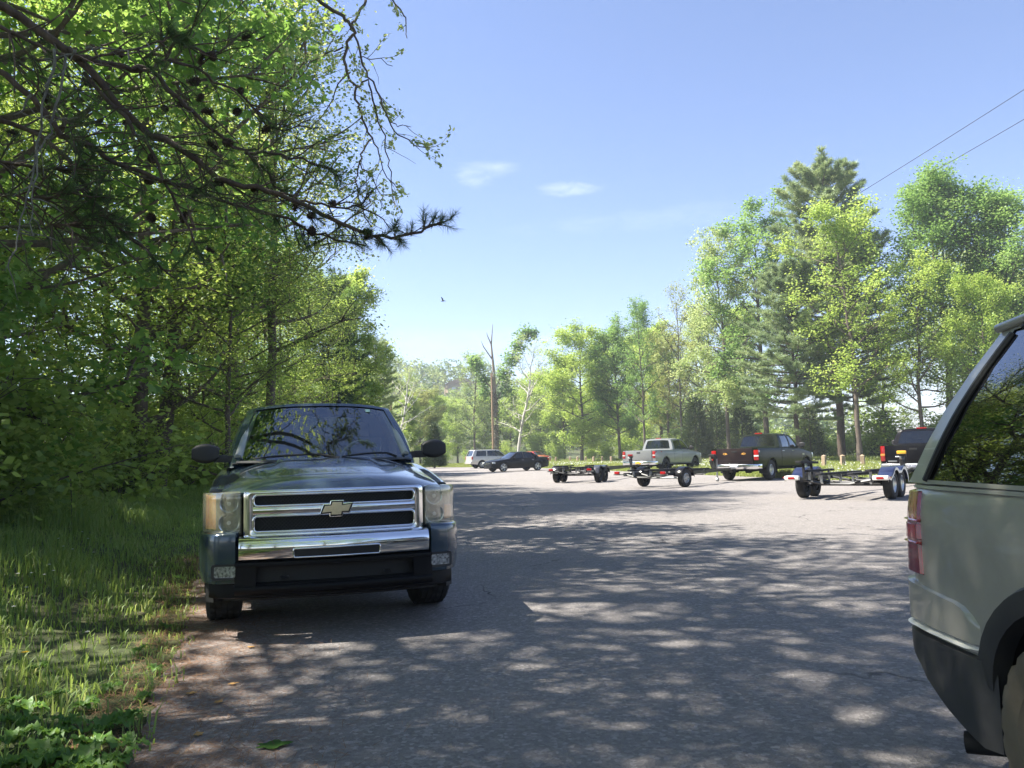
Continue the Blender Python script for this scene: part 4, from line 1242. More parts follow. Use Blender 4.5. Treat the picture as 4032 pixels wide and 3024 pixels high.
# dark sedan
sp = dict(L=4.90, paint=M['black_paint'], hw=[(0, .62), (.05, .72), (.2, .83), (.5, .905), (1.0, .93), (4.0, .93), (4.6, .88), (4.9, .78)],
          belt=[(0, .58), (.06, .68), (.2, .76), (.7, .86), (1.4, .93), (2.0, .95), (3.8, .98), (4.3, 1.0), (4.75, .99), (4.9, .93)], sill=[(0, .24), (.6, .22), (4.2, .22), (4.9, .34)], sec=[(0, .93), (.15, .98), (.5, 1), (.75, .99), (1, .94)],
          arches=[(.88, .37, .335), (3.85, .37, .335)], crown=lambda y: .05)
gh = dict(cols=[(1.42, 2.18), (1.62, 2.30), (2.62, 2.60), (2.70, 2.68), (3.50, 3.28), (4.15, 3.50)], kinds=['b', 'g', 'k', 'g', 'b'], zr=[(2.1, 1.39), (2.7, 1.425), (3.5, 1.38)], wb=.86, wt=.62, rows=(.06, .90), crown=.04,
          glass=M['glass_dark'], glassf=M['glass_dark'], glassr=M['glass_dark'], wbf=[(1.4, .78), (1.8, .85), (3.6, .86), (4.15, .74)], zoff=.0, seats=((2.5, 0),))
hb = Vector((-.86, -.51))
deg = math.degrees(math.atan2(hb.x, hb.y))
c = twin('sedan', 'black four-door sedan with many-spoked alloy wheels parked broadside far across the lot', 'car', sp, gh, (-1.2 + hb.x * .88, 59.3 + hb.y * .88), deg, front=True,
         wheels=((.88, .335, .24, .25, 'split5', 'alloy', .80), (3.85, .335, .26, .25, 'split5', 'alloy', .80)))
r = c.root
for sg in (1, -1):
    for (a, b) in ((1.55, 2.66), (2.69, 3.52)):
        d, = c.sheet('door', a, b, .34, .90, .007, M['black_paint'], (sg,)); c.handle(d, b - .13, .84, M['chrome'], sg)
    c.flare(M['black_paint'], .035, .008, 'wheel_arch_lip')
    mb = MB(); mb.box((sg * .66, .15, .66), (.36, .22, .11), rz=sg * -.35); mb.build('headlight', M['white_lens'], r, bevel=.02)
    mb = MB(); mb.prism(rrect(.22, .15, .04, 3), lambda u, v: (u + sg * .14, .0 - .012, .60 + v), (0, .04, 0)); k = mb.build('grille', M['chrome'], r, smooth=False)
    mb = MB(); mb.prism(rrect(.18, .115, .03, 3), lambda u, v: (u + sg * .14, .0 - .016, .60 + v), (0, .01, 0)); mb.build('grille_mesh', M['mesh'], k, smooth=False)
    mb = MB(); mb.box((sg * .70, 4.82, .86), (.26, .16, .14), rz=sg * .3); mb.build('tail_light', M['red_lens'], r, bevel=.02)
    mb = MB(); mb.box((sg * .55, .10, .34), (.26, .1, .05), rz=sg * -.2); mb.build('fog_lamp', M['white_lens'], r, bevel=.01)
mb = MB(); mb.box((0, .01, .34), (1.0, .06, .12)); mb.build('air_intake', M['mesh'], r, bevel=.02)
c.mirror(1.75, .99, .90, M['black_paint'], (.17, .10, .12))
# red crossover on the road behind
sp = dict(L=4.8, paint=M['red_paint'], hw=[(0, .64), (.05, .74), (.2, .85), (.5, .92), (1, .94), (4.3, .94), (4.8, .84)], belt=[(0, .72), (.08, .84), (.3, .92), (.9, 1.0), (1.4, 1.05), (4.8, 1.10)], sill=[(0, .30), (1, .30), (4.8, .36)],
          sec=[(0, .94), (.15, .98), (.5, 1), (.85, .98), (1, .95)], arches=[(.92, .42, .37), (3.70, .42, .37)], crown=lambda y: .06)
gh = dict(cols=[(1.15, 2.0), (1.35, 2.15), (2.35, 2.35), (2.44, 2.44), (3.3, 3.25), (3.4, 3.35), (4.1, 3.9), (4.6, 4.2)], kinds=['b', 'g', 'k', 'g', 'b', 'g', 'b'], zr=[(2.0, 1.54), (2.7, 1.58), (4.2, 1.50)], wb=.89, wt=.68, rows=(.06, .9), crown=.045,
          glass=M['glass_dark'], glassf=M['glass_dark'], glassr=M['glass_dark'], wbf=[(1.1, .80), (1.6, .87), (4.6, .84)], seats=((2.3, 0),))
c = twin('crossover', 'bright red crossover car on the road beyond the grass, partly behind the black sedan', 'car', sp, gh, (4.3, 103.0), 137, front=True, wheels=((.92, .37, .24, .23, 'spoke5', 'alloy', .80), (3.70, .37, .24, .23, 'spoke5', 'alloy', .80)))
for sg in (1, -1):
    mb = MB(); mb.box((sg * .66, .12, .80), (.40, .24, .16), rz=sg * -.3); mb.build('headlight', M['white_lens'], c.root, bevel=.03)
    for (a, b) in ((1.5, 2.4), (2.43, 3.28)):
        d, = c.sheet('door', a, b, .40, .98, .008, M['red_paint'], (sg,)); c.handle(d, b - .14, .92, M['chrome'], sg)
mb = MB(); mb.box((0, -.005, .74), (.9, .05, .12)); mb.build('grille', M['mesh'], c.root, bevel=.02)
mb = MB(); mb.box((0, -.01, .44), (1.1, .06, .16)); mb.build('air_intake', M['mesh'], c.root, bevel=.02)
c.mirror(1.55, 1.10, .92, M['red_paint'], (.18, .1, .14))

# ------------------------------------------------------------------ boat trailers
def trailer(label, axle, coupler, axles, Rw, tw, rr, style, rimmat, track, rear, fender, framemat, steps=False, zf=.46, winch='red'):
    a = Vector(axle); b = Vector(coupler); d = (b - a); T = d.length; d.normalize()
    rz = math.atan2(d.x, -d.y)
    r = thing('boat_trailer', label, 'trailer', (a.x, a.y, 0), rz)
    hw = track / 2 - tw / 2 - .10
    fm = M[framemat]
    fr = MB()
    for sg in (1, -1):
        pts = [(sg * hw, rear, zf), (sg * hw, -1.6, zf), (sg * .06, -T + .75, zf + .02)]
        for p, q in zip(pts, pts[1:]):
            p, q = Vector(p), Vector(q); m = (p + q) / 2; L = (q - p).length
            fr.box(m, (.06, L + .05, .11), rz=math.atan2(-(q - p).x, (q - p).y))
    fr.box((0, -T + .55, zf + .02), (.10, 1.5, .10))
    frame = fr.build('frame', fm, r, smooth=False)
    for y in (rear - .08, rear - .9, -1.2, -2.2):
        w_ = hw if y > -1.6 else hw * (T - .75 + y) / (T - .75 - 1.6)
        mb = MB()
        # dropped cross member in a shallow V
        mb.tube([(-w_, y, zf), (-w_ * .35, y, zf - .10), (w_ * .35, y, zf - .10), (w_, y, zf)], .035, 6); mb.build('cross_member', fm, r)
    for sg in (1, -1):
        for (x0, y0, y1, z) in ((.36, rear + .15, -2.3, zf + .12), (.70, rear - .05, -1.0, zf + .20)):
            if x0 > hw: continue
            mb = MB(); mb.box((sg * x0, (y0 + y1) / 2, z), (.13, abs(y1 - y0), .055), rx=.012); bk = mb.build('bunk', M['carpet'], r, bevel=.012)
            mb = MB()
            for y in (y0 - .25, y1 + .3, (y0 + y1) / 2): mb.box((sg * x0, y, (z + zf) / 2 - .05), (.05, .05, z - zf + .12))
            mb.build('bunk_bracket', M['steel'], bk, smooth=False)
    ys = [0] if axles == 1 else [-.39, .39]
    for y in ys:
        mb = MB(); mb.tube([(-track / 2, y, Rw), (track / 2, y, Rw)], .035, 8); mb.build('axle', M['steel'] if axles == 1 else M['under'], r)
        mb = MB()
        for sg in (1, -1): mb.tube([(sg * hw, y - .35, zf - .06), (sg * hw, y, Rw + .05), (sg * hw, y + .35, zf - .06)], .025, 6)
        mb.build('leaf_spring', M['under'], r)
        for sg in (1, -1): add_wheel(r, sg * track / 2, y, Rw, tw, rr, style, M[rimmat], sg)
    # fenders
    def outline():
        rf = Rw + .075; zc = Rw
        if axles == 1: return [(rf * 1.02 * math.cos(t), zc + rf * math.sin(t)) for t in np.linspace(PI * .04, PI * .96, 17)] if fender != 'step' else None
        pts = []
        if fender == 'wave': pts += [(1.25, zf + .02), (1.18, zf + .10), (.95, Rw + .18)]
        for y in np.linspace(.39 + rf * .985, -.39 - rf * .985, 41):
            z1 = [zc + math.sqrt(max(0, rf * rf - (y - q) ** 2)) for q in (-.39, .39)]
            z = max(z1); dip = zc + rf * (.80 if fender == 'wave' else .86)
            if abs(y) < .39: z = max(z, dip)
            if fender == 'wave' and y > .39: z = max(z, float(np.interp(y, [.39, .95], [zc + rf, Rw + .18])))
            pts.append((y, z))
        return pts
    ol = outline()
    for sg in (1, -1):
        xo = track / 2 + tw / 2 + .045; xi = track / 2 - tw / 2 - .06
        top = M['flake_blue'] if fender == 'wave' else (M['dark_fender'] if axles == 2 else M['black_paint'])
        mb = MB(); mb.grid([[(sg * xi, y, z), (sg * (xi + .02), y, z + .012), (sg * (xo - .02), y, z + .012), (sg * xo, y, z - .01)] for y, z in ol]); f = mb.build('fender', top, r, angle=40)
        mb = MB(); lz = .07 if fender == 'wave' else .035
        mb.grid([[(sg * (xo + .006), y, z - .01), (sg * (xo + .010), y, z - lz * .6), (sg * (xo - .004), y * (1 - .10 * lz), z - lz)] for y, z in ol]); mb.build('fender_trim', M['white_trim'] if fender == 'wave' else top, f, angle=50)
        mb = MB(); mb.grid([[(sg * xi, y, z), (sg * xi, y * .97, max(zf - .02, z - .30))] for y, z in ol]); mb.build('fender_skirt', M['grey_vinyl'] if fender == 'wave' else top, f)
        mb = MB(); mb.box((sg * (hw + .12), 0, zf), (.3, .06, .05)); mb.build('fender_bracket', M['under'], f)
        if fender == 'wave':
            mb = MB(); mb.box((sg * (xi + xo) / 2, 1.22, zf + .05), (xo - xi + .02, .14, .105)); pod = mb.build('light_pod', M['white_trim'], r, bevel=.03)
            mb = MB(); mb.prism(rrect(.16, .05, .02, 4), lambda u, v: (sg * ((xi + xo) / 2 + .0) + u, 1.293, zf + .05 + v), (0, .01, 0)); mb.build('tail_light', M['red_lens'], pod, smooth=False)
            mb = MB(); mb.box((sg * (xo + .052), 1.19, zf + .06), (.008, .09, .04)); mb.build('side_marker', M['red_lens'], pod)
        else:
            q = hw + (.12 if axles == 2 else .30)
            mb = MB(); mb.box((sg * q, rear + .03, zf + .06), (.20, .06, .09)); mb.build('tail_light', M['red_lens'], r, bevel=.01)
            mb = MB(); mb.box((sg * q * .9, rear, zf), (.5, .05, .05)); mb.build('light_bracket', M['steel'], r, smooth=False)
    if steps:
        for sg in (1,):
            mb = MB(); mb.box((sg * (hw - .06), .85, zf + .42), (.14, 1.35, .06), rx=.03); b2 = mb.build('guide_bunk', M['carpet'], r, bevel=.015)
            mb = MB(); mb.box((sg * (hw - .06), .55, zf + .2), (.05, .05, .42)); mb.box((sg * (hw - .06), 1.15, zf + .2), (.05, .05, .42)); mb.build('guide_post', M['under'], b2, smooth=False)
    # winch post, jack, coupler
    mb = MB(); mb.box((0, -T + 1.2, zf + .25), (.09, .09, .48), rx=.12); mb.box((0, -T + 1.4, zf + .18), (.07, .07, .42), rx=-.5); wp = mb.build('winch_post', fm, r, smooth=False)
    wc = {'red': M['red_paint'], 'yellow': M['yellow'], 'black': M['mesh']}[winch]
    mb = MB(); mb.lathe([(-.09, 0), (-.09, .085), (-.06, .05), (.06, .05), (.09, .085), (.09, 0)], 'X', (0, -T + 1.22, zf + .50), 16); mb.build('winch', M['mesh'], wp)
    mb = MB(); mb.box((0, -T + 1.36, zf + .56), (.26, .09, .10)); mb.build('bow_stop', wc, wp, bevel=.02)
    mb = MB(); mb.tube([(.16, -T + .8, .16), (.16, -T + .8, zf + .45)], .03, 8); mb.lathe([(-.03, .0), (-.03, .075), (.03, .075), (.03, 0)], 'X', (.16, -T + .8, .10), 14); mb.tube([(.16, -T + .8, zf + .42), (.30, -T + .8, zf + .42)], .015, 6); mb.build('jack', M['steel'], r)
    mb = MB(); mb.box((0, -T - .02, zf + .04), (.11, .36, .09)); mb.tube([(0, -T - .15, zf + .0), (0, -T - .15, zf + .08)], .06, 10); mb.build('coupler', M['steel'], r, bevel=.015)
    mb = MB(); mb.tube([(.05, -T + .1, zf - .03), (.12, -T - .1, zf - .14), (.05, -T - .3, zf - .05)], .012, 5); mb.build('safety_chain', M['under'], r)
    return r
trailer('empty tandem boat trailer with dark grey fenders and black wheels, hitched behind the silver pickup', (2.85, 34.35), (6.62, 42.65), 2, .315, .21, .19, 'spoke5', 'wheel_dark', 1.86, 1.25, 'plain', 'dark_frame', zf=.50, winch='red')
trailer('small single-axle black boat trailer with rounded fenders, hitched behind the dark green pickup', (5.22, 27.9), (8.47, 31.05), 1, .31, .20, .17, 'steel', 'steel', 1.72, 1.35, 'round', 'dark_frame', zf=.47, winch='black')
trailer('tandem boat trailer with blue wavy fenders edged in white, hitched behind the black pickup', (8.28, 19.72), (12.62, 25.28), 2, .335, .22, .19, 'spoke5', 'alloy', 2.02, 1.15, 'wave', 'dark_frame', steps=True, zf=.47, winch='yellow')
# ------------------------------------------------------------------ trees
M['bark'] = barkmat('grey_brown_bark', (.055, .042, .032), (.17, .135, .105))
M['bark_tan'] = barkmat('weathered_tan_bark', (.16, .12, .09), (.34, .27, .21))
M['bark_dark'] = barkmat('dark_pine_bark', (.035, .026, .020), (.12, .085, .062))
M['bark_pale'] = barkmat('pale_sycamore_bark', (.30, .27, .23), (.62, .59, .54), 5)
M['lichen'] = barkmat('lichen_grey_twig', (.06, .055, .045), (.22, .22, .19), 30)
M['leaf_spring'] = leafmat('spring_leaf', [(.135, .215, .038), (.20, .295, .056), (.28, .375, .080), (.38, .46, .115)], .58)
M['leaf_green'] = leafmat('green_leaf', [(0.091, 0.183, 0.041), (0.134, 0.244, 0.059), (0.183, 0.305, 0.076), (0.244, 0.366, 0.104)], .48)
M['leaf_yellow'] = leafmat('yellow_green_leaf', [(0.179, 0.275, 0.045), (0.243, 0.352, 0.064), (0.320, 0.422, 0.096), (0.410, 0.493, 0.141)], .48)
M['leaf_olive'] = leafmat('olive_bronze_leaf', [(0.168, 0.216, 0.054), (0.228, 0.270, 0.072), (0.288, 0.318, 0.102), (0.360, 0.360, 0.144)], .42)
M['leaf_pale'] = leafmat('pale_young_leaf', [(0.180, 0.264, 0.072), (0.264, 0.348, 0.114), (0.348, 0.420, 0.168), (0.432, 0.480, 0.216)], .45)
M['leaf_maple'] = leafmat('maple_leaf', [(.085, .18, .034), (.125, .245, .046), (.175, .30, .062), (.25, .38, .085)], .58)
M['needle'] = leafmat('pine_needle', [(.035, .065, .022), (.052, .092, .030), (.078, .125, .038), (.11, .16, .05)], .25, .03, .5)
M['needle_light'] = leafmat('white_pine_needle', [(.12, .18, .085), (.18, .25, .11), (.24, .31, .13), (.32, .37, .15)], .38, .05, .5)
M['cedar'] = leafmat('cedar_foliage', [(0.021, 0.042, 0.013), (0.036, 0.062, 0.018), (0.058, 0.086, 0.023), (0.098, 0.117, 0.036)], .12)
M['leaf_yellowpale'] = leafmat('pale_yellow_leaf', [(.22, .29, .07), (.30, .37, .10), (.38, .43, .15), (.46, .49, .20)], .5)
M['cone'] = barkmat('pine_cone_scale', (.020, .014, .010), (.085, .058, .040), 60)

def rnd_unit(r, n):
    v = r.normal(size=(n, 3)); return v / np.linalg.norm(v, axis=1, keepdims=True)

def leaf_geo(P, size, r, shape='quad', tilt=.55, droop=-.25, width=.36, dirs=None):
    """one small blade (or a three-lobed leaf) per point"""
    n = len(P)
    ph = r.uniform(0, 2 * PI, n)
    a = np.stack([np.cos(ph), np.sin(ph), r.normal(droop, .35, n)], 1)
    if dirs is not None: a = dirs + .35 * a
    a /= np.linalg.norm(a, axis=1, keepdims=True)
    nn = np.array([0, 0, 1.0]) + tilt * r.normal(size=(n, 3))
    b = np.cross(nn, a); b /= np.linalg.norm(b, axis=1, keepdims=True) + 1e-9
    l = size[:, None]
    if shape == 'quad':
        V = np.stack([P, P + a * l * .45 + b * l * width, P + a * l, P + a * l * .45 - b * l * width], 1)
        F = np.arange(4 * n).reshape(n, 4); k = 4
    elif shape == 'blade':
        V = np.stack([P - b * l * width * .5, P + b * l * width * .5, P + a * l + b * l * width * .12, P + a * l - b * l * width * .12], 1)
        F = np.arange(4 * n).reshape(n, 4); k = 4
    else:
        c = P + a * l * .12
        Vs = []
        for ang, s_ in ((0, 1.0), (.95, .78), (-.95, .78)):
            d = a * math.cos(ang) + b * math.sin(ang); e = np.cross(np.cross(a, b), d)
            Vs.append(np.stack([c - d * l * .04, c + d * l * .42 * s_ + e * l * .21, c + d * l * .95 * s_, c + d * l * .42 * s_ - e * l * .21], 1))
        V = np.concatenate(Vs, 1); k = 12
        base = np.arange(n)[:, None, None] * 12
        F = (base + np.arange(12).reshape(3, 4)[None]).reshape(-1, 4)
    return V.reshape(-1, 3), F, k

def crown_mesh(name, P, size, r, var, **kw):
    V, F, k = leaf_geo(P, size, r, **kw)
    return np_mesh(name, V, F, False, np.repeat(np.clip(var, 0, 1), k))

def bend(r, p0, d0, L, n, curl, wob):
    """a limb: start, direction, length, upward curl"""
    pts = [np.array(p0, float)]; d = np.array(d0, float); d /= np.linalg.norm(d)
    for i in range(n):
        d = d + np.array([0, 0, curl / n]) + r.normal(0, wob, 3); d /= np.linalg.norm(d)
        pts.append(pts[-1] + d * L / n)
    return np.array(pts)

def along(pts, s):
    k = s * (len(pts) - 1); i = min(int(k), len(pts) - 2); f = k - i
    return pts[i] * (1 - f) + pts[i + 1] * f, pts[i + 1] - pts[i]

def broadleaf(name, seed, H, r0, h0=.25, spread=.28, nb=22, leaf=.2, nleaf=14000, rc=.45, up=.7, curl=.5, wob=.10, lean=(0, 0), bark='bark', mat='leaf_green', shape='quad', top=.55,
              nsub=5, twig=True, prof=None, droop=-.25, maxside=99, clump=.35, dens=None, ntert=3):
    r = np.random.default_rng(seed)
    trunk = [np.array([0, 0, -.25])]; n = 12
    off = np.zeros(2)
    for i in range(1, n + 1):
        t = i / n; off = off + r.normal(0, .010 * H * (.3 + t), 2) * .5 + np.array(lean) * H / n
        trunk.append(np.array([off[0], off[1], t * H * .93]))
    trunk = np.array(trunk)
    rad = lambda t: r0 * (1 - t) ** .75 + .012 + (r0 * .45 * max(0, 1 - t * 14))
    mb = MB(); mb.tube(trunk, [rad(i / n) for i in range(n + 1)], 9)
    prof = prof or (lambda t: (max(0, 1 - ((t - .45) / .60) ** 2)) ** .6)
    A = []; W = []
    for i in range(nb):
        t = h0 + (.97 - h0) * ((i + r.uniform(-.3, .3)) / nb); t = min(.97, max(h0, t))
        p, _ = along(trunk, t)
        q = (t - h0) / (1 - h0)
        Lp = spread * H * prof(q) * r.uniform(.65, 1.15) + .3
        az = i * 2.399 + r.uniform(-.5, .5)
        el = up * (.35 + 1.0 * q) + r.normal(0, .12)
        d = (math.cos(az) * math.cos(el), math.sin(az) * math.cos(el), math.sin(el))
        b = bend(r, p, d, Lp, 7, curl * (1 - q * .5), wob)
        rb = min(rad(t) * .6, .018 + .020 * Lp)
        mb.tube(b, [rb * (1 - k / 8.5) for k in range(8)], 5, cap=False)
        for j in range(nsub):
            s = r.uniform(.25, .97); pp, dd = along(b, s)
            dd = dd / np.linalg.norm(dd)
            sd = dd * .6 + rnd_unit(r, 1)[0] * .9 + np.array([0, 0, .15])
            L2 = Lp * r.uniform(.28, .5) * (1.15 - .55 * s)
            b2 = bend(r, pp, sd, L2, 5, curl * .5, wob * 1.2)
            if twig: mb.tube(b2, [max(.004, rb * .45 * (1 - k / 6)) for k in range(6)], 4, cap=False)
            cw = r.uniform(0, 1)
            for k in range(ntert):
                s3 = r.uniform(.3, 1); p3, d3 = along(b2, s3)
                A.append(p3 + r.normal(0, rc * .5, 3)); W.append(cw)
            A.append(b2[-1]); W.append(cw)
        A.append(b[-1]); W.append(r.uniform(0, 1)); A.append(along(b, .8)[0]); W.append(r.uniform(0, 1))
    A = np.array(A); W = np.array(W)
    if dens is not None:
        keep = np.array([dens(p, H) > r.uniform() for p in A]); A, W = A[keep], W[keep]
    idx = r.integers(0, len(A), nleaf)
    jit = r.normal(size=(nleaf, 3)); jit[:, 2] *= .62
    P = A[idx] + jit * rc * r.uniform(.4, 1, (nleaf, 1))
    P = P[P[:, 2] > .3]; idx = idx[:len(P)]
    size = leaf * r.uniform(.65, 1.3, len(P))
    var = .5 + (W[idx] - .5) * clump * 2 + r.normal(0, .17, len(P))
    cm = crown_mesh(name + '_crown', P, size, r, var, shape=shape, droop=droop)
    tr = mb.build('trunk', M[bark], angle=60); tm = tr.data; bpy.data.objects.remove(tr)
    cm.materials.append(M[mat])
    return (tm, cm)

def conifer(name, seed, H, r0, h0=.2, spread=.2, leaf=.35, tufts=2600, per=7, mat='needle_light', irregular=.35, bark='bark_dark', top_fill=1.0):
    r = np.random.default_rng(seed)
    n = 14; off = np.zeros(2); trunk = [np.array([0, 0, -.25])]
    for i in range(1, n + 1):
        off = off + r.normal(0, .004 * H, 2); trunk.append(np.array([off[0], off[1], H * i / n]))
    trunk = np.array(trunk)
    mb = MB(); mb.tube(trunk, [r0 * (1 - i / (n + .6)) ** .9 + .01 for i in range(n + 1)], 9)
    A = []; D = []; W = []
    z = h0 * H * .55
    while z < H * .985:
        t = z / H; whorl = r.integers(4, 7); a0 = r.uniform(0, 6.28)
        for k in range(whorl):
            q = (t - h0) / (1 - h0)
            if t < h0 and r.uniform() < .55: continue
            env = (1 - t) ** .30 * (.6 + .4 * min(1, max(0, q) * 5)) if t >= h0 else .55 * r.uniform(.3, .9)
            Lp = spread * H * env * r.uniform(1 - irregular, 1 + irregular) + .35
            az = a0 + k * 2 * PI / whorl + r.uniform(-.3, .3); el = .02 + .55 * max(0, q) ** 1.6 + r.normal(0, .1)
            b = bend(r, along(trunk, t)[0], (math.cos(az) * math.cos(el), math.sin(az) * math.cos(el), math.sin(el)), Lp, 6, .35, .06)
            mb.tube(b, [(.012 + .011 * Lp) * (1 - i / 7.5) for i in range(7)], 4, cap=False)
            if t < h0 and r.uniform() < .6: continue
            cw = r.uniform()
            for j in range(int(6 + Lp * 4.2)):
                s = r.uniform(.30, 1) ** .8; p, d = along(b, s); d = d / np.linalg.norm(d)
                side = np.cross(d, [0, 0, 1]) * r.choice([-1, 1])
                L2 = (.25 + .34 * Lp * (1.05 - s)) * r.uniform(.5, 1.1)
                dd = d * .7 + side * .8 + np.array([0, 0, .18]); dd /= np.linalg.norm(dd)
                for m in (1.0, .62, .3):
                    A.append(p + dd * L2 * m); D.append(dd); W.append(cw)
            A.append(b[-1]); D.append(b[-1] - b[-2]); W.append(cw)
        z += H * r.uniform(.020, .038) * (1 - .45 * t)
    A = np.array(A); D = np.array(D); D /= np.linalg.norm(D, axis=1, keepdims=True); W = np.array(W)
    idx = np.repeat(np.arange(len(A)), per)
    P = A[idx] + r.normal(0, .05, (len(idx), 3))
    dirs = D[idx] * .6 + rnd_unit(r, len(idx)) * .75 + np.array([0, 0, .22]); dirs /= np.linalg.norm(dirs, axis=1, keepdims=True)
    size = leaf * r.uniform(.6, 1.2, len(idx)); var = .5 + (W[idx] - .5) * .7 + r.normal(0, .15, len(idx))
    V, F, k = leaf_geo(P, size, r, 'blade', tilt=1.0, width=.13, dirs=dirs)
    cm = np_mesh(name + '_crown', V, F, False, np.repeat(np.clip(var, 0, 1), k)); cm.materials.append(M[mat])
    tr = mb.build('trunk', M[bark], angle=60); tm = tr.data; bpy.data.objects.remove(tr)
    return (tm, cm)

def shrub(name, seed, H=2.2, Wd=2.0, n=5200, leaf=.11, mat='leaf_spring', stems=9, shape='quad'):
    r = np.random.default_rng(seed); mb = MB(); A = []; W = []
    for i in range(stems):
        az = r.uniform(0, 6.28); el = r.uniform(.75, 1.4)
        b = bend(r, (r.normal(0, .12), r.normal(0, .12), -.1), (math.cos(az) * math.cos(el), math.sin(az) * math.cos(el), math.sin(el)), H * r.uniform(.7, 1.1), 7, -.1, .09)
        mb.tube(b, [.022 * (1 - k / 8.5) for k in range(8)], 4, cap=False)
        for j in range(9):
            p, d = along(b, r.uniform(.22, 1)); q = p + rnd_unit(r, 1)[0] * Wd * .30 * r.uniform(.3, 1); A.append(q); W.append(r.uniform())
            mb.tube([p, (p + q) / 2 + [0, 0, .05], q], [.008, .006, .003], 3, cap=False)
    A = np.array(A); W = np.array(W); idx = r.integers(0, len(A), n)
    P = A[idx] + r.normal(0, .17 * H / 2.2, (n, 3)); P[:, 2] = np.abs(P[:, 2]) + .03
    var = .5 + (W[idx] - .5) * .6 + r.normal(0, .16, n)
    cm = crown_mesh(name + '_crown', P, leaf * r.uniform(.6, 1.3, n), r, var, shape=shape, tilt=.7)
    cm.materials.append(M[mat])
    tr = mb.build('stems', M['bark'], angle=60); tm = tr.data; bpy.data.objects.remove(tr)
    return (tm, cm)

def cedar(name, seed, H=5, Wd=1.3, n=9000, leaf=.17, mat='cedar'):
    r = np.random.default_rng(seed); mb = MB(); mb.tube([(0, 0, -.2), (0, 0, H * .9)], [.10, .02], 7)
    u = r.uniform(0, 1, n); z = H * (.04 + .96 * (1 - np.sqrt(1 - u * .995)))
    lobes = r.uniform(0, 6.28, 40); lz = r.uniform(0, H, 40)
    ph = r.uniform(0, 6.28, n)
    rad = Wd * (1 - z / H) ** .75 * (.55 + .45 * np.sin(ph * 5 + z * 4.0 + np.sin(z * 9)) ** 2) * r.uniform(.35, 1.05, n) ** .5
    P = np.stack([rad * np.cos(ph), rad * np.sin(ph), z], 1) + r.normal(0, .06, (n, 3))
    dirs = np.stack([np.cos(ph), np.sin(ph), r.uniform(.2, 1.4, n)], 1); dirs /= np.linalg.norm(dirs, axis=1, keepdims=True)
    V, F, k = leaf_geo(P, leaf * r.uniform(.6, 1.3, n), r, 'blade', tilt=1, width=.3, dirs=dirs)
    cm = np_mesh(name + '_crown', V, F, False, np.repeat(np.clip(r.normal(.5, .25, n), 0, 1), k)); cm.materials.append(M[mat])
    tr = mb.build('trunk', M['bark_dark']); tm = tr.data; bpy.data.objects.remove(tr)
    return (tm, cm)

def plant(proto, name, label, cat, x, y, s=1.0, rot=0.0, group=None, z=None, mat=None, sz=None, tn='trunk'):
    zz = float(ground_z(x, y)) if z is None else z
    t = thing(name, label, cat, (x, y, zz), rot, group)
    t.scale = (s, s, s if sz is None else sz)
    a = bpy.data.objects.new(tn, proto[0]); COL.objects.link(a); a.parent = t
    me = proto[1]
    b = bpy.data.objects.new('crown', me); COL.objects.link(b); b.parent = t
    if mat:
        b.material_slots[0].link = 'OBJECT'; b.material_slots[0].material = M[mat]
    return t
def px(xD, d): return (xD - 1106) * d / 1712.0
def hgt(xD, yD, d): return CAM_H + (981.5 - .025 * (xD - 1106) - yD) * d / 1712.0

# prototypes -------------------------------------------------------
near_a = broadleaf('wood_tree', 1, 19, .20, .10, .27, 34, .12, 33000, .58, .45, .5, .09, mat='leaf_spring', nsub=7)
near_b = broadleaf('wood_tree', 2, 18, .16, .08, .30, 34, .115, 30000, .62, .35, .45, .11, mat='leaf_spring', nsub=7)
near_c = broadleaf('wood_tree', 3, 20, .22, .16, .24, 30, .125, 28000, .58, .5, .5, .10, mat='leaf_green', nsub=6)
shade_p = broadleaf('shade_tree', 31, 21, .20, .42, .27, 28, .15, 10000, .55, .45, .4, .10, mat='leaf_spring', nsub=6)
maple_p = broadleaf('maple', 4, 15, .17, .12, .32, 34, .16, 19000, .50, .35, .30, .09, mat='leaf_maple', shape='maple', nsub=7, droop=-.55)
poplar_p = broadleaf('poplar', 5, 20, .15, .25, .20, 38, .115, 23000, .50, .75, .7, .10, mat='leaf_pale', nsub=6, clump=.3)
mid_a = broadleaf('far_tree', 6, 20, .24, .22, .25, 30, .225, 34000, .55, .7, .6, .09, mat='leaf_green', nsub=6)
mid_b = broadleaf('far_tree', 7, 20, .22, .18, .22, 32, .225, 34000, .55, .8, .6, .11, mat='leaf_green', nsub=6)
mid_c = broadleaf('far_tree', 8, 18, .20, .12, .30, 30, .225, 34000, .6, .5, .5, .10, mat='leaf_yellow', nsub=6)
sparse_a = broadleaf('sparse_tree', 9, 20, .20, .25, .27, 26, .20, 16000, .50, .8, .6, .13, mat='leaf_pale', nsub=6, clump=.3)
sparse_b = broadleaf('sparse_tree', 10, 20, .18, .30, .22, 24, .22, 3600, .40, .9, .5, .14, mat='leaf_olive', nsub=7)
tulip_p = broadleaf('tulip_tree', 12, 22, .28, .26, .25, 38, .20, 46000, .65, .75, .8, .10, mat='leaf_green', nsub=5, clump=.4)
arch_p = broadleaf('arching_tree', 13, 20, .22, .28, .30, 28, .21, 22000, .45, .9, -.9, .10, mat='leaf_green', nsub=6)
syc_p = broadleaf('sycamore', 14, 18, .26, .22, .34, 18, .22, 2600, .40, .8, .5, .15, bark='bark_pale', mat='leaf_pale', nsub=8, lean=(.16, 0))
pine_a = conifer('white_pine', 15, 25, .30, .26, .20, .36, per=12, irregular=.45)
pine_b = conifer('white_pine', 16, 20, .24, .22, .23, .34, per=10, irregular=.5)
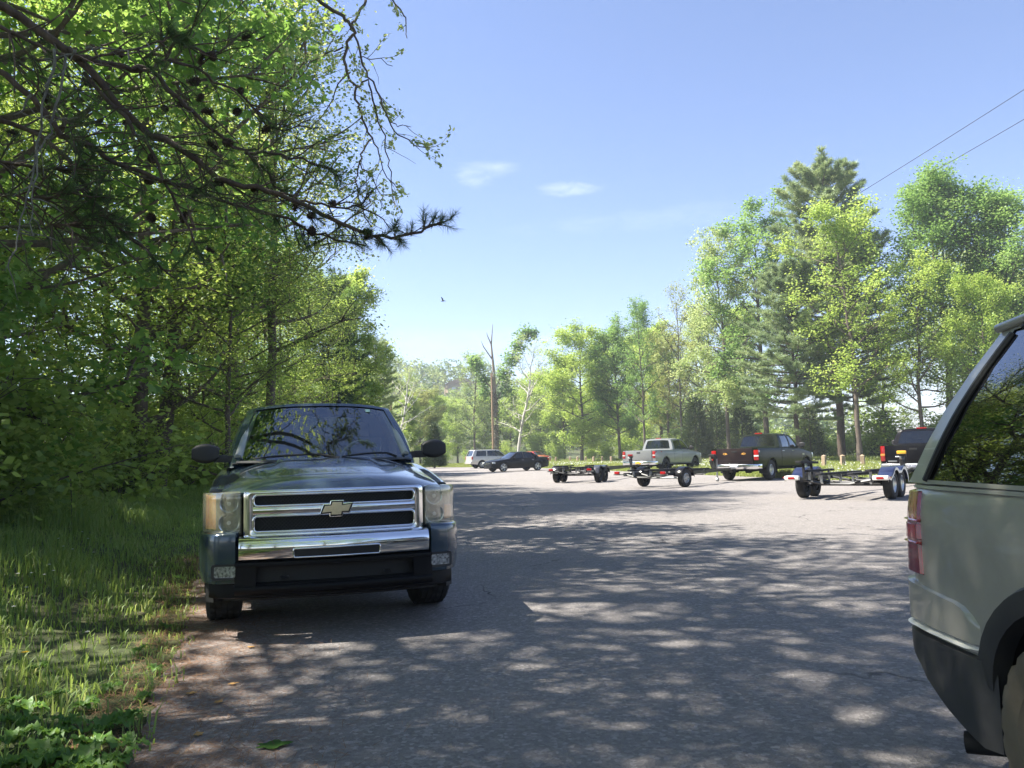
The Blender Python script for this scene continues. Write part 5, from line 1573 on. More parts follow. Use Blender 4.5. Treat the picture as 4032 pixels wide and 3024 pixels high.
vpine = conifer('virginia_pine', 17, 15, .17, .25, .18, .22, per=9, mat='needle', irregular=.5)
shrub_a = shrub('thicket', 18, 2.6, 2.6, 5200, .12, 'leaf_spring')
shrub_b = shrub('thicket', 19, 3.2, 2.6, 4200, .17, 'leaf_yellow')
shrub_c = shrub('thicket', 20, 3.0, 3.0, 6500, .13, 'leaf_spring', 12)
cedar_a = cedar('cedar', 21); cedar_b = cedar('cedar', 22, 5.5, 1.7)
rr = random.Random(42)

# left wood ---------------------------------------------------------
GL = 'trees of the dense wood on the left'
LW = 'leafy tree among the dense wood along the left of the lot'
plant(near_a, 'tree', 'tree with dark straight trunk, left of the twin trunks standing behind the roadside grass', 'tree', px(297, 20.5), 20.5, 1.0, .4, GL)
plant(near_c, 'tree', 'tree with dark leaning trunk, right of the twin trunks behind the roadside grass', 'tree', px(331, 21.5), 21.5, .95, 2.0, GL).rotation_euler = (R(2), R(4), 1.1)
for i, (x, y, p, s, rot) in enumerate([(-12.5, 9.0, near_b, .48, .3), (-12.9, 12.5, near_a, .58, 1.9), (-11.4, 15.6, near_b, .72, 3.3), (-13.6, 17.0, near_c, .62, 4.0), (-11.8, 25.5, near_b, .95, 5.0), (-10.4, 29.5, near_a, .8, .9),
        (-12.6, 35.0, near_c, .75, 2.2), (-12.0, 41.0, near_b, .72, 2.9), (-13.5, 47.5, near_a, .70, 3.7), (-12.8, 54.0, near_c, .68, 5.5), (-15.5, 30.0, near_a, .68, 4.6), (-17, 40, near_b, .62, 1.2), (-16, 22, near_b, .7, .1), (-15.5, 9.5, near_a, .5, 5.9), (-18, 15, near_c, .7, 2.6),
        (-16.5, 52.0, near_b, .8, 1.5), (-19, 62, near_a, .85, .2), (-21, 27, near_c, .7, 2.2), (-13.8, 61.0, near_b, .66, 4.4), (-22, 46, near_a, .7, .5), (-14.6, 19.5, near_b, .72, 1.1), (-17.2, 25.5, near_a, .8, 2.7), (-18.5, 20.5, near_b, .8, 4.0)]):
    plant(p, 'tree', LW, 'tree', x, y, s, rot, GL)
plant(maple_p, 'maple_tree', 'broad-leaved maple with hanging dark green boughs at the front of the left wood', 'tree', -8.9, 12.4, 1.0, .8)
plant(maple_p, 'maple_tree', 'second maple of the left wood, set back behind the first one', 'tree', -11.2, 11.5, .8, 3.9)
plant(poplar_p, 'poplar_tree', 'tall pale yellow-green tree seen against the sky right of the maple', 'tree', -7.6, 25.0, 1.0, .0, mat='leaf_yellowpale')
plant(near_b, 'tree', 'short bushy tree at the wood edge just above the left mirror of the pickup', 'tree', -7.6, 21.0, .48, 1.0)
plant(poplar_p, 'poplar_tree', 'pale airy tree further back along the left wood edge', 'tree', -13.0, 34.0, .85, .3)
plant(vpine, 'pine_tree', 'dark pine ending the left row of trees, just above the blue pickup', 'tree', px(815, 66), 66, .72, 1.0, mat='needle_light')
far0 = (mid_b, 'tree', 'leafy tree closing the left row, over the pickup roof', 'tree')
plant(*far0, px(765, 58), 58, .74, 1.0, mat='leaf_spring')
plant(vpine, 'pine_tree', 'dark pine among the leafy trees above the pickup roof', 'tree', px(700, 52), 52, .85, 3.0)
# trees beside and behind the photographer: their shade lies on the lot
GS = 'shade trees beside and behind the photographer'
for i, (x, y, p, s, rot) in enumerate([(-6.9, 6.6, shade_p, 1.0, 2.4), (-8.3, 8.2, shade_p, .92, 4.4), (-6.4, 2.4, shade_p, 1.08, .2), (-6.6, -1.8, shade_p, 1.05, .7), (-5.0, -7.5, shade_p, 1.05, 3.1), (-10.5, 1.0, shade_p, 1.1, 5.1), (-3.2, -14, near_a, 1.0, 1.4), (-10, -6, near_b, 1.1, 2.2), (7, -22, near_a, 1.0, .3), (15, -26, near_c, 1.0, 4), (0, -24, near_b, 1.1, 5)]):
    plant(p, 'tree', 'leafy shade tree of the roadside row nearest the camera', 'tree', x, y, s, rot, GS)
# underbrush along the wood edge
GU = 'bushes of undergrowth along the left wood'
for i in range(46):
    y = 6.5 + 50 * (i / 45) ** 1.35; x = float(left_edge_x(y)) - rr.uniform(3.4, 5.4) - (.0 if i % 2 else 2.4) - max(0, 14 - y) * .25
    plant((shrub_a, shrub_c)[i % 2], 'bush', 'green bush of undergrowth at the foot of the left wood', 'bush', x, y, rr.uniform(.6, 1.25), rr.uniform(0, 6.28), GU, tn='stems')
# right and middle trees ------------------------------------------
def far(proto, name, label, cat, xD, d, topD, H0, rot=0, mat=None, group=None, wide=1.0, name_t='trunk'):
    h = hgt(xD, topD, d); s = h / H0
    t = plant(proto, name, label, cat, px(xD, d), d, s * wide, rot, group, mat=mat, sz=s); return t
far(pine_a, 'pine_tree', 'tallest blue-green white pine, rising right of the middle above the black-tailgate pickup', 'tree', 1812, 66, 358, 25, .5, wide=1.12)
far(pine_b, 'pine_tree', 'shorter dark pine with layered boughs, left of the tallest pine', 'tree', 1722, 62, 590, 20, 2.0, wide=1.15)
far(pine_b, 'pine_tree', 'slim pine close behind the tallest pine, with bare lower trunk', 'tree', 1845, 70, 520, 20, 4.2)
far(sparse_a, 'tree', 'sparse yellow-leaved tree in front of the tallest pine', 'tree', 1850, 58, 415, 20, 1.0, 'leaf_yellow', wide=.95)
far(sparse_a, 'tree', 'leaning tree with pale forked trunk and thin yellow leaves, right of the tallest pine', 'tree', 1985, 57, 545, 20, 3.1, 'leaf_yellow', wide=1.0)
far(tulip_p, 'tulip_tree', 'tall bright green tulip tree right of the pines', 'tree', 2050, 64, 352, 22, .3, wide=1.0)
far(tulip_p, 'tulip_tree', 'green tulip tree at the right edge above the near SUV', 'tree', 2185, 62, 395, 22, 2.4, wide=1.0)
far(mid_c, 'tree', 'low yellow-green tree above the near SUV roof', 'tree', 2135, 54, 590, 18, 2.0, 'leaf_yellow', wide=.8)
far(arch_p, 'tree', 'dark green tree with arching top limbs, left of the tallest pine', 'tree', 1650, 74, 445, 20, 1.7, wide=1.0)
far(arch_p, 'tree', 'slender light green tree with drooping arched crown above the silver pickup', 'tree', 1572, 76, 505, 20, 4.0, 'leaf_pale', wide=.8)
far(sparse_b, 'tree', 'thin nearly bare tree with a bronze crown above the silver pickup', 'tree', 1470, 86, 615, 20, .4, wide=.8)
far(sparse_a, 'tree', 'thin grey-trunked tree with small tufts of leaves at its top', 'tree', 1388, 88, 640, 20, 2.2, 'leaf_green', wide=.75)
far(mid_a, 'tree', 'dense dark green round-topped tree above the tandem trailer', 'tree', 1335, 96, 700, 20, .7, wide=.95)
far(mid_c, 'tree', 'wide yellow-olive tree left of the dense dark green one', 'tree', 1252, 98, 706, 18, 3.0, 'leaf_yellow', wide=1.05)
far(syc_p, 'sycamore_tree', 'white-limbed sycamore with few leaves leaning right, middle distance', 'tree', 1112, 112, 735, 18, .0, wide=1.0)
far(syc_p, 'sycamore_tree', 'white-limbed sycamore above the right mirror of the blue pickup', 'tree', 850, 92, 778, 18, .5, wide=1.0)
far(sparse_a, 'tree', 'small leafy tree left of the utility pole', 'tree', 1022, 125, 757, 20, 5.0, 'leaf_pale')
# tree with a dead top and two leafy side limbs by the pole
dead_p = broadleaf('dead_top', 23, 20, .34, .45, .17, 9, .30, 10, .3, .9, .6, .13, nsub=2)
r_ = np.random.default_rng(9)
def limb_tree():
    h = hgt(1066, 698, 116); x = px(1068, 116)
    t = thing('dead_topped_tree', 'tree with a bare dead top and leafy side limbs beside the utility pole', 'tree', (x, 116, 0), 0)
    mb = MB(); trunk = [np.array([0, 0, -.3]), np.array([.1, 0, 5]), np.array([.0, 0, 10]), np.array([-.1, 0, 14]), np.array([-.35, .1, 17.5]), np.array([-.05, 0, h])]
    mb.tube(trunk, [.44, .38, .30, .20, .12, .03], 9)
    for q in ([(-.2, 0, 15.2), (-1.5, .1, 17.2), (-1.8, 0, 18.0)], [(-.35, 0, 17.5), (-.8, 0, 18.6), (-1.0, 0, 19.3)], [(0, 0, 11), (1.4, .2, 13), (3.0, 0, 16.5), (4.8, 0, 19.0)], [(0, 0, 10.6), (-1.6, 0, 12.2), (-2.4, 0, 14.4)], [(.1, 0, 9), (1.6, 0, 11.4), (2.5, 0, 13)]):
        mb.tube(q, [.11] + [.07] * (len(q) - 2) + [.025], 5)
    mb.build('trunk', M['bark_tan'], t, angle=60)
    P = []; W = []
    for (c, rad, n) in [((1.6, 0, 13.0), 1.2, 420), ((2.6, 0, 15.3), 1.25, 480), ((3.6, .2, 17.2), 1.1, 420), ((4.7, 0, 18.9), 1.2, 480), ((6.0, 0, 19.0), .8, 220), ((-2.3, 0, 14.2), 1.0, 330), ((-3.0, 0, 15.2), .8, 220), ((-1.5, 0, 12.3), .9, 280), ((1.7, 0, 10.6), 1.1, 260), ((-1.6, .2, 10.4), .9, 200)]:
        P.append(np.array(c) + r_.normal(0, rad * .48, (n, 3))); W.append(np.full(n, r_.uniform(.2, .9)))
    # vine up the trunk
    n = 2600; zz = r_.uniform(.2, 10.5, n); an = r_.uniform(0, 6.28, n); ra = .42 + r_.gamma(1.5, .16, n)
    P = np.concatenate(P); W = np.concatenate(W)
    me = crown_mesh('crown', P, .42 * r_.uniform(.7, 1.3, len(P)), r_, W + r_.normal(0, .15, len(P))); link('crown', me, M['leaf_green'], t)
    V = np.stack([ra * np.cos(an), ra * np.sin(an), zz], 1)
    me = crown_mesh('vine', V, .2 * r_.uniform(.7, 1.3, n), r_, r_.uniform(0, .6, n)); link('vine', me, M['cedar'], t)
limb_tree()
GB = 'trees of the background wood beyond the road'
bgpos = [(1168, 128, 800, mid_c, 'leaf_yellow'), (1215, 118, 770, mid_b, 'leaf_yellow'), (1290, 122, 745, mid_b, 'leaf_spring'), (1360, 112, 720, mid_c, 'leaf_yellow'), (1425, 105, 700, mid_b, 'leaf_yellow'), (1510, 100, 690, sparse_a, 'leaf_pale'), (1440, 92, 720, sparse_a, 'leaf_olive'),
         (1535, 90, 640, sparse_a, 'leaf_pale'), (1605, 92, 660, mid_b, 'leaf_yellow'), (1905, 80, 700, sparse_a, 'leaf_yellow'), (2100, 78, 520, sparse_a, 'leaf_pale'), (2200, 80, 560, mid_b, 'leaf_yellow'),
         (985, 140, 860, mid_c, 'leaf_yellow'), (935, 132, 850, mid_b, 'leaf_yellow'), (905, 118, 840, mid_c, 'leaf_olive'), (1045, 138, 850, mid_b, 'leaf_spring'), (1100, 136, 840, mid_b, 'leaf_yellow'), (880, 104, 850, mid_b, 'leaf_spring'), (1145, 150, 830, mid_a, 'leaf_spring'), (870, 112, 800, sparse_a, 'leaf_pale')]
for i, (xD, d, topD, p, mt) in enumerate(bgpos):
    H0 = 18 if p is mid_c else 20
    far(p, 'tree', 'leafy tree of the background wood beyond the road', 'tree', xD, d, topD, H0, i * 1.7, mt, GB, wide=1.15)
for i, (xD, d, topD, p) in enumerate([(1500, 80, 838, cedar_a), (1545, 83, 860, cedar_b), (1600, 78, 855, cedar_b), (935, 84, 905, cedar_a), (1745, 70, 868, cedar_b), (1905, 68, 880, cedar_b)]):
    far(p, 'cedar_tree', 'small dark evergreen cedar at the foot of the trees beyond the road', 'tree', xD, d, topD, 5 if p is cedar_a else 5.5, i, None, 'cedars beyond the road', wide=1.1)
for i in range(32):
    f = i / 31; xD = 925 + 1290 * f + rr.uniform(-15, 15)
    d = float(np.interp(xD, [900, 1050, 1250, 1500, 1750, 2000, 2250], [118, 122, 108, 88, 74, 66, 62])) * rr.uniform(.96, 1.10)
    p = (shrub_b, shrub_c, shrub_a)[i % 3]
    plant(p, 'bush', 'bush at the edge of the wood beyond the road', 'bush', px(xD, d), d, rr.uniform(.8, 1.5), rr.uniform(0, 6.28), 'bushes beyond the road', mat=(None, 'leaf_yellow', 'leaf_spring', 'leaf_yellow')[i % 4], tn='stems')
# wooded hill far behind
def hill_wood():
    r = np.random.default_rng(77); n = 520
    C = []
    while len(C) < n:
        x = r.uniform(-190, 90); y = r.uniform(165, 330)
        z = float(ground_z(x, y))
        C.append((x, y, z, r.uniform(6, 11)))
    P = []; S = []; W = []
    for (x, y, z, h) in C:
        m = 150; v = rnd_unit(r, m) * r.uniform(.6, 1, (m, 1)) ** .5; v[:, 2] = v[:, 2] * .9
        P.append(np.array([x, y, z + h * .55]) + v * np.array([h * .42, h * .42, h * .48])); S.append(np.full(m, 1.15)); W.append(np.full(m, r.uniform(.0, 1)))
    P = np.concatenate(P); S = np.concatenate(S) * r.uniform(.6, 1.3, len(P)); W = np.concatenate(W)
    me = crown_mesh('hillside_wood', P, S, r, W + r.normal(0, .12, len(P)), tilt=.9)
    o = link('hillside_wood', me, M['leaf_hill']); tag(o, 'green wooded hillside far behind the parking lot', 'woodland', kind='stuff')
M['leaf_hill'] = leafmat('hill_foliage', [(0.058, 0.111, 0.039), (0.098, 0.156, 0.046), (0.156, 0.215, 0.052), (0.221, 0.260, 0.078)], .35)
hill_wood()
# ------------------------------------------------------------------ grass, weeds, litter
M['grass'] = leafmat('grass_blade', [(.12, .20, .04), (.18, .275, .055), (.25, .345, .08), (.42, .42, .18)], .42, .03, .5)
M['meadow'] = leafmat('meadow_grass', [(.12, .17, .03), (.18, .235, .045), (.25, .29, .07), (.36, .36, .15)], .40, .03, .5)
M['weed'] = leafmat('weed_leaf', [(.06, .14, .02), (.09, .19, .03), (.13, .24, .04)], .45, .03, .5)
M['litter'] = leafmat('dry_needle', [(.10, .050, .025), (.20, .105, .055), (.33, .20, .11)], .1, .03, .6)
M['petal'] = leafmat('white_petal', [(.6, .6, .56), (.75, .75, .72)], .3)
M['dandelion'] = leafmat('yellow_petal', [(.75, .50, .03), (.80, .6, .05)], .2)

def blades(name, P, h, wdt, r, mat, label, lean=.45, var=None):
    n = len(P); ph = r.uniform(0, 2 * PI, n)
    a = np.stack([np.cos(ph), np.sin(ph), np.zeros(n)], 1); b = np.stack([-a[:, 1], a[:, 0], a[:, 2]], 1)
    le = np.abs(r.normal(lean, .28, n))[:, None]; up = np.array([0, 0, 1.0]); H = h[:, None]; Wd = wdt[:, None]
    m = P + a * H * le * .30 + up * H * .62; t = P + a * H * le + up * H * (1 - .28 * np.minimum(le, 1.4))
    V = np.stack([P - b * Wd, P + b * Wd, m + b * Wd * .75, m - b * Wd * .75, t + b * Wd * .1, t - b * Wd * .1], 1)
    base = (np.arange(n) * 6)[:, None]
    F = np.concatenate([base + np.array([[0, 1, 2, 3]]), base + np.array([[3, 2, 4, 5]])], 0)
    v = r.normal(.45, .2, n) if var is None else var
    o = link(name, np_mesh(name, V.reshape(-1, 3), F, True, np.repeat(np.clip(v, 0, 1), 6)), M[mat])
    return tag(o, label, 'grass', kind='stuff')

def lownoise(x, y, s, seed):
    q = np.random.default_rng(seed).uniform(0, 6.28, 6)
    return (np.sin(x * s + q[0]) * np.cos(y * s * 1.1 + q[1]) + .6 * np.sin(x * s * 2.3 + y * s * 1.7 + q[2]) + .4 * np.cos(y * s * 3.1 - x * s * 2.6 + q[3])) / 2.0
g = np.random.default_rng(5)
# left bank
n = 190000
d = 1.2 + 22 * g.uniform(0, 1, n) ** 1.55
off = g.uniform(0, 1, n) ** .9 * 11.0
x = left_edge_x(d) - off + .06 + .10 * lownoise(d, d, 3.0, 1)
keep = (x > -.70 * d - .8)
x, d, off = x[keep], d[keep], off[keep]
clump = lownoise(x, d, 2.2, 2); big = lownoise(x, d, .7, 3)
keep = g.uniform(0, 1, len(x)) < np.clip(.62 + .55 * clump, .12, 1)
x, d, off, clump, big = x[keep], d[keep], off[keep], clump[keep], big[keep]
h = (.055 + .13 * np.clip(off / 2.2, 0, 1)) * g.uniform(.5, 1.35, len(x)) * (1 + .45 * big) + .10 * (g.uniform(0, 1, len(x)) > .985)
h *= 1 + .8 * np.clip((off - 1.0) / 1.5, 0, 1) * (big > .25)
wd = g.uniform(.0022, .0050, len(x)) * (1 + .07 * d)
blades('grass', np.stack([x, d, ground_z(x, d) - .015], 1), h, wd, g, 'grass', 'long green grass on the bank left of the parking lot', .5, np.clip(.42 + .25 * clump + g.normal(0, .2, len(x)), 0, 1))
# far part of the left verge, visible past the pickup and up to the wood
n = 26000
d = g.uniform(22, 62, n); x = left_edge_x(d) - g.uniform(-.1, 7, n)
blades('grass_verge', np.stack([x, d, ground_z(x, d) - .02], 1), g.uniform(.10, .34, n), g.uniform(.010, .022, n), g, 'grass', 'green verge grass below the trees on the left', .5)
# meadow beyond the lot
n = 330000
t = g.uniform(0, 1, n); d = 16 + 92 * t ** 1.1
xe = right_edge_x(d); xr = np.interp(d, [p[1] for p in road_c], [p[0] for p in road_c]) - 2.5
far_ = d > 92
xe = np.where(far_, -26, xe)
x = xe + (xr - xe) * g.uniform(-.01, 1, n)
ok = (np.abs(x / d) < .70) & (x < xr)
x, d = x[ok], d[ok]
e = lownoise(x, d, .35, 9)
hh = g.uniform(.14, .42, len(x)) * (1 + .35 * e) * np.clip((x - np.where(d > 92, -40, right_edge_x(d))) / 2.2 + .45, .45, 1)
blades('meadow', np.stack([x, d, np.zeros(len(x)) - .02], 1), hh, g.uniform(.006, .012, len(x)) * (1 + d * .012), g, 'meadow', 'pale sunlit meadow grass between the lot and the road', .45, np.clip(.45 + .22 * e + g.normal(0, .2, len(x)), 0, 1))
# grass on the far side of the road
n = 60000
i_ = g.uniform(0, 1, n); d = 40 + 85 * i_; xr = np.interp(d, [p[1] for p in road_c], [p[0] for p in road_c]) + 2.7
x = xr + g.uniform(0, 1, n) ** 1.3 * 10
blades('roadside_grass', np.stack([x, d, np.zeros(n) - .02], 1), g.uniform(.2, .6, n), g.uniform(.018, .035, n), g, 'meadow', 'tall grass between the road and the far wood', .5)
# white wildflowers in the meadow
n = 5200; d = 20 + 60 * g.uniform(0, 1, n); xe = right_edge_x(d); xr = np.interp(d, [p[1] for p in road_c], [p[0] for p in road_c]) - 2.6
x = xe + .8 + (xr - xe) * g.uniform(0, 1, n) ** 1.2
keep = lownoise(x, d, .30, 12) > .05; x, d = x[keep], d[keep]; n = len(x)
P = np.stack([x, d, g.uniform(.22, .46, n)], 1)
V, F, k = leaf_geo(P, g.uniform(.05, .10, n), g, 'quad', tilt=.9, width=.5)
o = link('wildflowers', np_mesh('wildflowers', V, F, False, np.repeat(g.uniform(0, 1, n), k)), M['petal']); tag(o, 'white wildflowers scattered through the meadow grass', 'flowers', kind='stuff')
# brown needles along the lot edge
n = 26000; d = 1.4 + 9.5 * g.uniform(0, 1, n) ** 1.3; u = np.abs(g.normal(0, .55, n)); x = left_edge_x(d) - .3 + u
keep = (lownoise(x, d, 2.6, 21) + g.normal(0, .4, n) > -.25); x, d = x[keep], d[keep]; n = len(x)
V, F, k = leaf_geo(np.stack([x, d, g.uniform(.004, .014, n)], 1), g.uniform(.05, .10, n), g, 'blade', tilt=.15, droop=0, width=.035)
V[:, 2] = np.clip(V[:, 2], .003, .03)
o = link('pine_litter', np_mesh('pine_litter', V, F, False, np.repeat(g.uniform(0, 1, n), k)), M['litter']); tag(o, 'brown fallen pine needles along the edge of the asphalt', 'pine litter', kind='stuff')

# broad-leaved weeds in the near corner
def weed_mesh(seed, nl=9, L=.135):
    r = np.random.default_rng(seed); mb = MB(); var = []
    for i in range(nl):
        az = i * 2.4 + r.uniform(-.3, .3); l = L * r.uniform(.6, 1.2); w = l * r.uniform(.15, .23); el = r.uniform(.5, 1.15)
        rows = []
        for j in range(8):
            t = j / 7; a = el - 1.1 * t
            rr_ = l * (t - .18 * t * t) * math.cos(el * .6); z = l * (math.sin(el) * t - .62 * t * t) + .02
            ww = w * (math.sin(PI * min(1, t * .93 + .05)) ** .8) * (.12 if j == 0 else 1); wav = .012 * math.sin(t * 17 + i)
            c, s_ = math.cos(az), math.sin(az)
            rows.append([(rr_ * c - q * ww * s_, rr_ * s_ + q * ww * c, z + abs(q) * ww * .28 + wav * q) for q in (-1, -.5, 0, .5, 1)])
        mb.grid(rows)
    me = bpy.data.meshes.new('weed'); me.from_pydata(mb.v, [], mb.f)
    a = me.attributes.new('var', 'FLOAT', 'POINT'); a.data.foreach_set('value', np.repeat(r.uniform(0, 1, nl), 40).astype(np.float32))
    me.polygons.foreach_set('use_smooth', np.ones(len(me.polygons), dtype=bool)); me.materials.append(M['weed']); return me
wm = [weed_mesh(k) for k in (1, 2, 3)]
for i, (xD, yD, s) in enumerate([(30, 1600, 1.2), (95, 1625, 1.1), (150, 1560, .9), (205, 1610, 1.15), (250, 1640, .9), (262, 1555, .9), (180, 1655, 1.2), (60, 1530, 1.0), (20, 1655, 1.2), (120, 1500, .8), (310, 1500, .55), (335, 1440, .6), (360, 1350, .6), (240, 1480, .7), (80, 1440, .8), (300, 1400, .6), (385, 1245, .6), (40, 1560, 1.0), (120, 1590, 1.1), (180, 1520, .8), (225, 1570, 1.0), (285, 1600, .7), (150, 1640, 1.1), (80, 1650, 1.2), (10, 1520, .9), (290, 1540, .6), (215, 1655, 1.0)]):
    p = on_ground(xD, yD); zz = float(ground_z(p.x, p.y))
    p = on_ground(xD, yD, zz + .03)
    o = bpy.data.objects.new('weed', wm[i % 3]); COL.objects.link(o); o.location = (p.x, p.y, zz); o.scale = (s, s, s); o.rotation_euler = (0, 0, i * 1.3)
    tag(o, 'broad-leaved green weed in the grass beside the asphalt edge', 'weed', 'broad-leaved weeds by the asphalt')
def flower(xD, yD, h, mat, label, cat, group, rad=.016):
    p = on_ground(xD, yD, .2); zz = float(ground_z(p.x, p.y))
    t = thing('wildflower', label, cat, (p.x, p.y, zz), 0, group)
    mb = MB(); mb.tube([(0, 0, 0), (.01, .01, h * .5), (.03, .0, h)], .0025, 4); mb.build('stem', M['weed'], t)
    mb = MB()
    for k in range(12):
        a = 2 * PI * k / 12; c, s_ = math.cos(a), math.sin(a)
        mb.add([(.03, 0, h), (.03 + rad * .6 * c - .004 * s_, rad * .6 * s_ + .004 * c, h + .006), (.03 + rad * c, rad * s_, h + .004), (.03 + rad * .6 * c + .004 * s_, rad * .6 * s_ - .004 * c, h + .006)], [(0, 1, 2, 3)])
    mb.lathe([(h + .010, 0), (h + .006, rad * .35), (h, rad * .2)], 'Z', (.03, 0, 0), 8)
    mb.build('flower_head', M[mat], t)
for i, (xD, yD) in enumerate([(185, 1180), (172, 1172), (120, 1195), (130, 1212), (100, 1240), (88, 1265), (60, 1270), (30, 1280), (196, 1205), (108, 1255), (48, 1300), (150, 1215), (20, 1330), (178, 1375)]):
    flower(xD, yD, .20 + .02 * (i % 4), 'petal', 'small white fleabane flower standing in the long bank grass', 'flower', 'white flowers in the bank grass')
flower(44, 1390, .12, 'dandelion', 'yellow dandelion flower low in the grass near the left edge', 'flower', None, .024)
# fallen leaves
def leaf_on_ground(xD, yD, size, mat, label, rot, group=None):
    p = on_ground(xD, yD); mb = MB()
    ol = []
    for k in range(24):
        a = 2 * PI * k / 24; rr_ = size * (.5 + .14 * math.cos(a * 5) + .18 * math.cos(a)); ol.append((rr_ * math.cos(a), rr_ * .7 * math.sin(a)))
    mb.prism(ol, lambda u, v: (u, v, .008 + .02 * abs(v) + .05 * u * u / size), (0, 0, .0015))
    o = mb.build('fallen_leaf', M[mat], None); o.location = (p.x, p.y, 0); o.rotation_euler = (0, 0, rot)
    tag(o, label, 'leaf', group)
leaf_on_ground(580, 1614, .13, 'weed', 'green fallen leaf lying on the asphalt near the bottom of the photo', .2)
M['drygold'] = pmat('dry_leaf', (.40, .22, .07), .8, vary=.2, vscale=40)
for xD, yD, r0 in ((500, 1480, .4), (470, 1520, 1.3), (430, 1590, 2.2), (410, 1500, .1), (545, 1400, 2.8)):
    leaf_on_ground(xD, yD, .05, 'drygold', 'small dry tan leaf lying among the brown needles', r0, 'dry leaves on the asphalt edge')

# ------------------------------------------------------------------ posts, poles, wires, bird, house
pm = MB(); pm.box((0, 0, .38), (.20, .20, .80)); pm.add([(-.1, -.1, .78), (.1, -.1, .78), (.1, .1, .78), (-.1, .1, .78), (0, 0, .84)], [(0, 1, 4), (1, 2, 4), (2, 3, 4), (3, 0, 4)])
post = pm.build('wooden_post', M['wood_post'], None, smooth=False, bevel=.012)
for i, (xD, d) in enumerate([(1166, 104), (1181, 102), (1196, 100), (1227, 97), (1243, 95), (1260, 92), (1277, 88), (1296, 85), (1315, 81), (1345, 76), (1375, 71), (1505, 56), (1530, 54), (1771, 43.5), (1812, 42), (1856, 40.5)]):
    o = post if i == 0 else post.copy()
    if i: COL.objects.link(o)
    o.location = (px(xD, d), d, -.02); o.rotation_euler = (R((i * 37) % 5 - 2), R((i * 53) % 5 - 2), i * .9)
    tag(o, 'short square wooden post in the row along the meadow grass', 'post', 'wooden posts along the road')
def pole(xD, topD, d, name, label, r0=.16):
    h = hgt(xD, topD, d); mb = MB(); mb.tube([(0, 0, -.3), (0, 0, h * .5), (0, 0, h)], [r0, r0 * .85, r0 * .7], 12)
    t = thing(name, label, 'pole', (px(xD, d), d, 0)); mb.build('shaft', M['pole_wood'], t)
    mb = MB(); mb.tube([(r0 * .9, 0, h - .3), (r0 * 1.7, 0, h - .2), (r0 * 1.7, 0, h + .05)], .035, 6); mb.lathe([(h - .02, .0), (h, .07), (h + .1, .05), (h + .14, 0)], 'Z', (r0 * 1.7, 0, 0), 10); mb.build('insulator', M['steel'], t)
    return t
pole(1062, 806, 110, 'utility_pole', 'bare tan wooden utility pole beside the dead-topped tree')
pole(843, 866, 96, 'utility_pole', 'short orange-brown pole seen just right of the pickup roof', .17)
def wire(name, label, a, b, sag, rad):
    pts = [tuple(Vector(a).lerp(Vector(b), t) - Vector((0, 0, sag * 4 * t * (1 - t)))) for t in np.linspace(0, 1, 25)]
    mb = MB(); mb.tube(pts, rad, 5); o = mb.build(name, M['wire'], None); tag(o, label, 'power line')
A1, B1 = at_depth(1800, 452, 68), at_depth(2212, 185, 48)
wire('power_line', 'upper of two dark power lines crossing the sky at the top right', A1, A1 + (B1 - A1) * 2.2, .25, .022)
A2, B2 = at_depth(1950, 408, 67), at_depth(2212, 250, 50)
wire('power_line', 'lower of two dark power lines crossing the sky at the top right', A2, A2 + (B2 - A2) * 2.8, .25, .022)
b = at_depth(957, 650, 45); mb = MB()
for sg in (-1, 1):
    mb.grid([[(0, -.05, 0), (0, .07, 0)], [(sg * .10, -.05, .09), (sg * .10, .06, .085)], [(sg * .20, .0, .13), (sg * .21, .05, .125)]])
mb.lathe([(-.12, .0), (-.08, .03), (0, .04), (.08, .025), (.15, .012), (.17, 0)], 'Y', (0, 0, 0), 10)
o = mb.build('bird', M['plastic'], None); o.location = b; o.rotation_euler = (0, .5, .9); tag(o, 'small dark bird flying in the blue sky left of centre', 'bird')
def house():
    x, y = px(992, 262), 262; z = float(ground_z(x, y)) - .4
    t = thing('house', 'brown-roofed house half hidden by trees on the far hillside', 'house', (x, y, z), .25)
    mb = MB(); mb.box((0, 0, 2.2), (9, 7, 4.4)); mb.build('wall', M['wood_post'], t, smooth=False)
    mb = MB(); mb.prism([(-5, 0), (5, 0), (0, 2.2)], lambda u, v: (u, -4, 4.4 + v), (0, 8, 0)); ro = mb.build('roof', M['pole_wood'], t, smooth=False)
    for xx in (-2.6, 0, 2.6):
        mb = MB(); mb.box((xx, -3.52, 2.4), (1.2, .08, 1.4)); mb.build('window', M['white_trim'], t, smooth=False)
house()

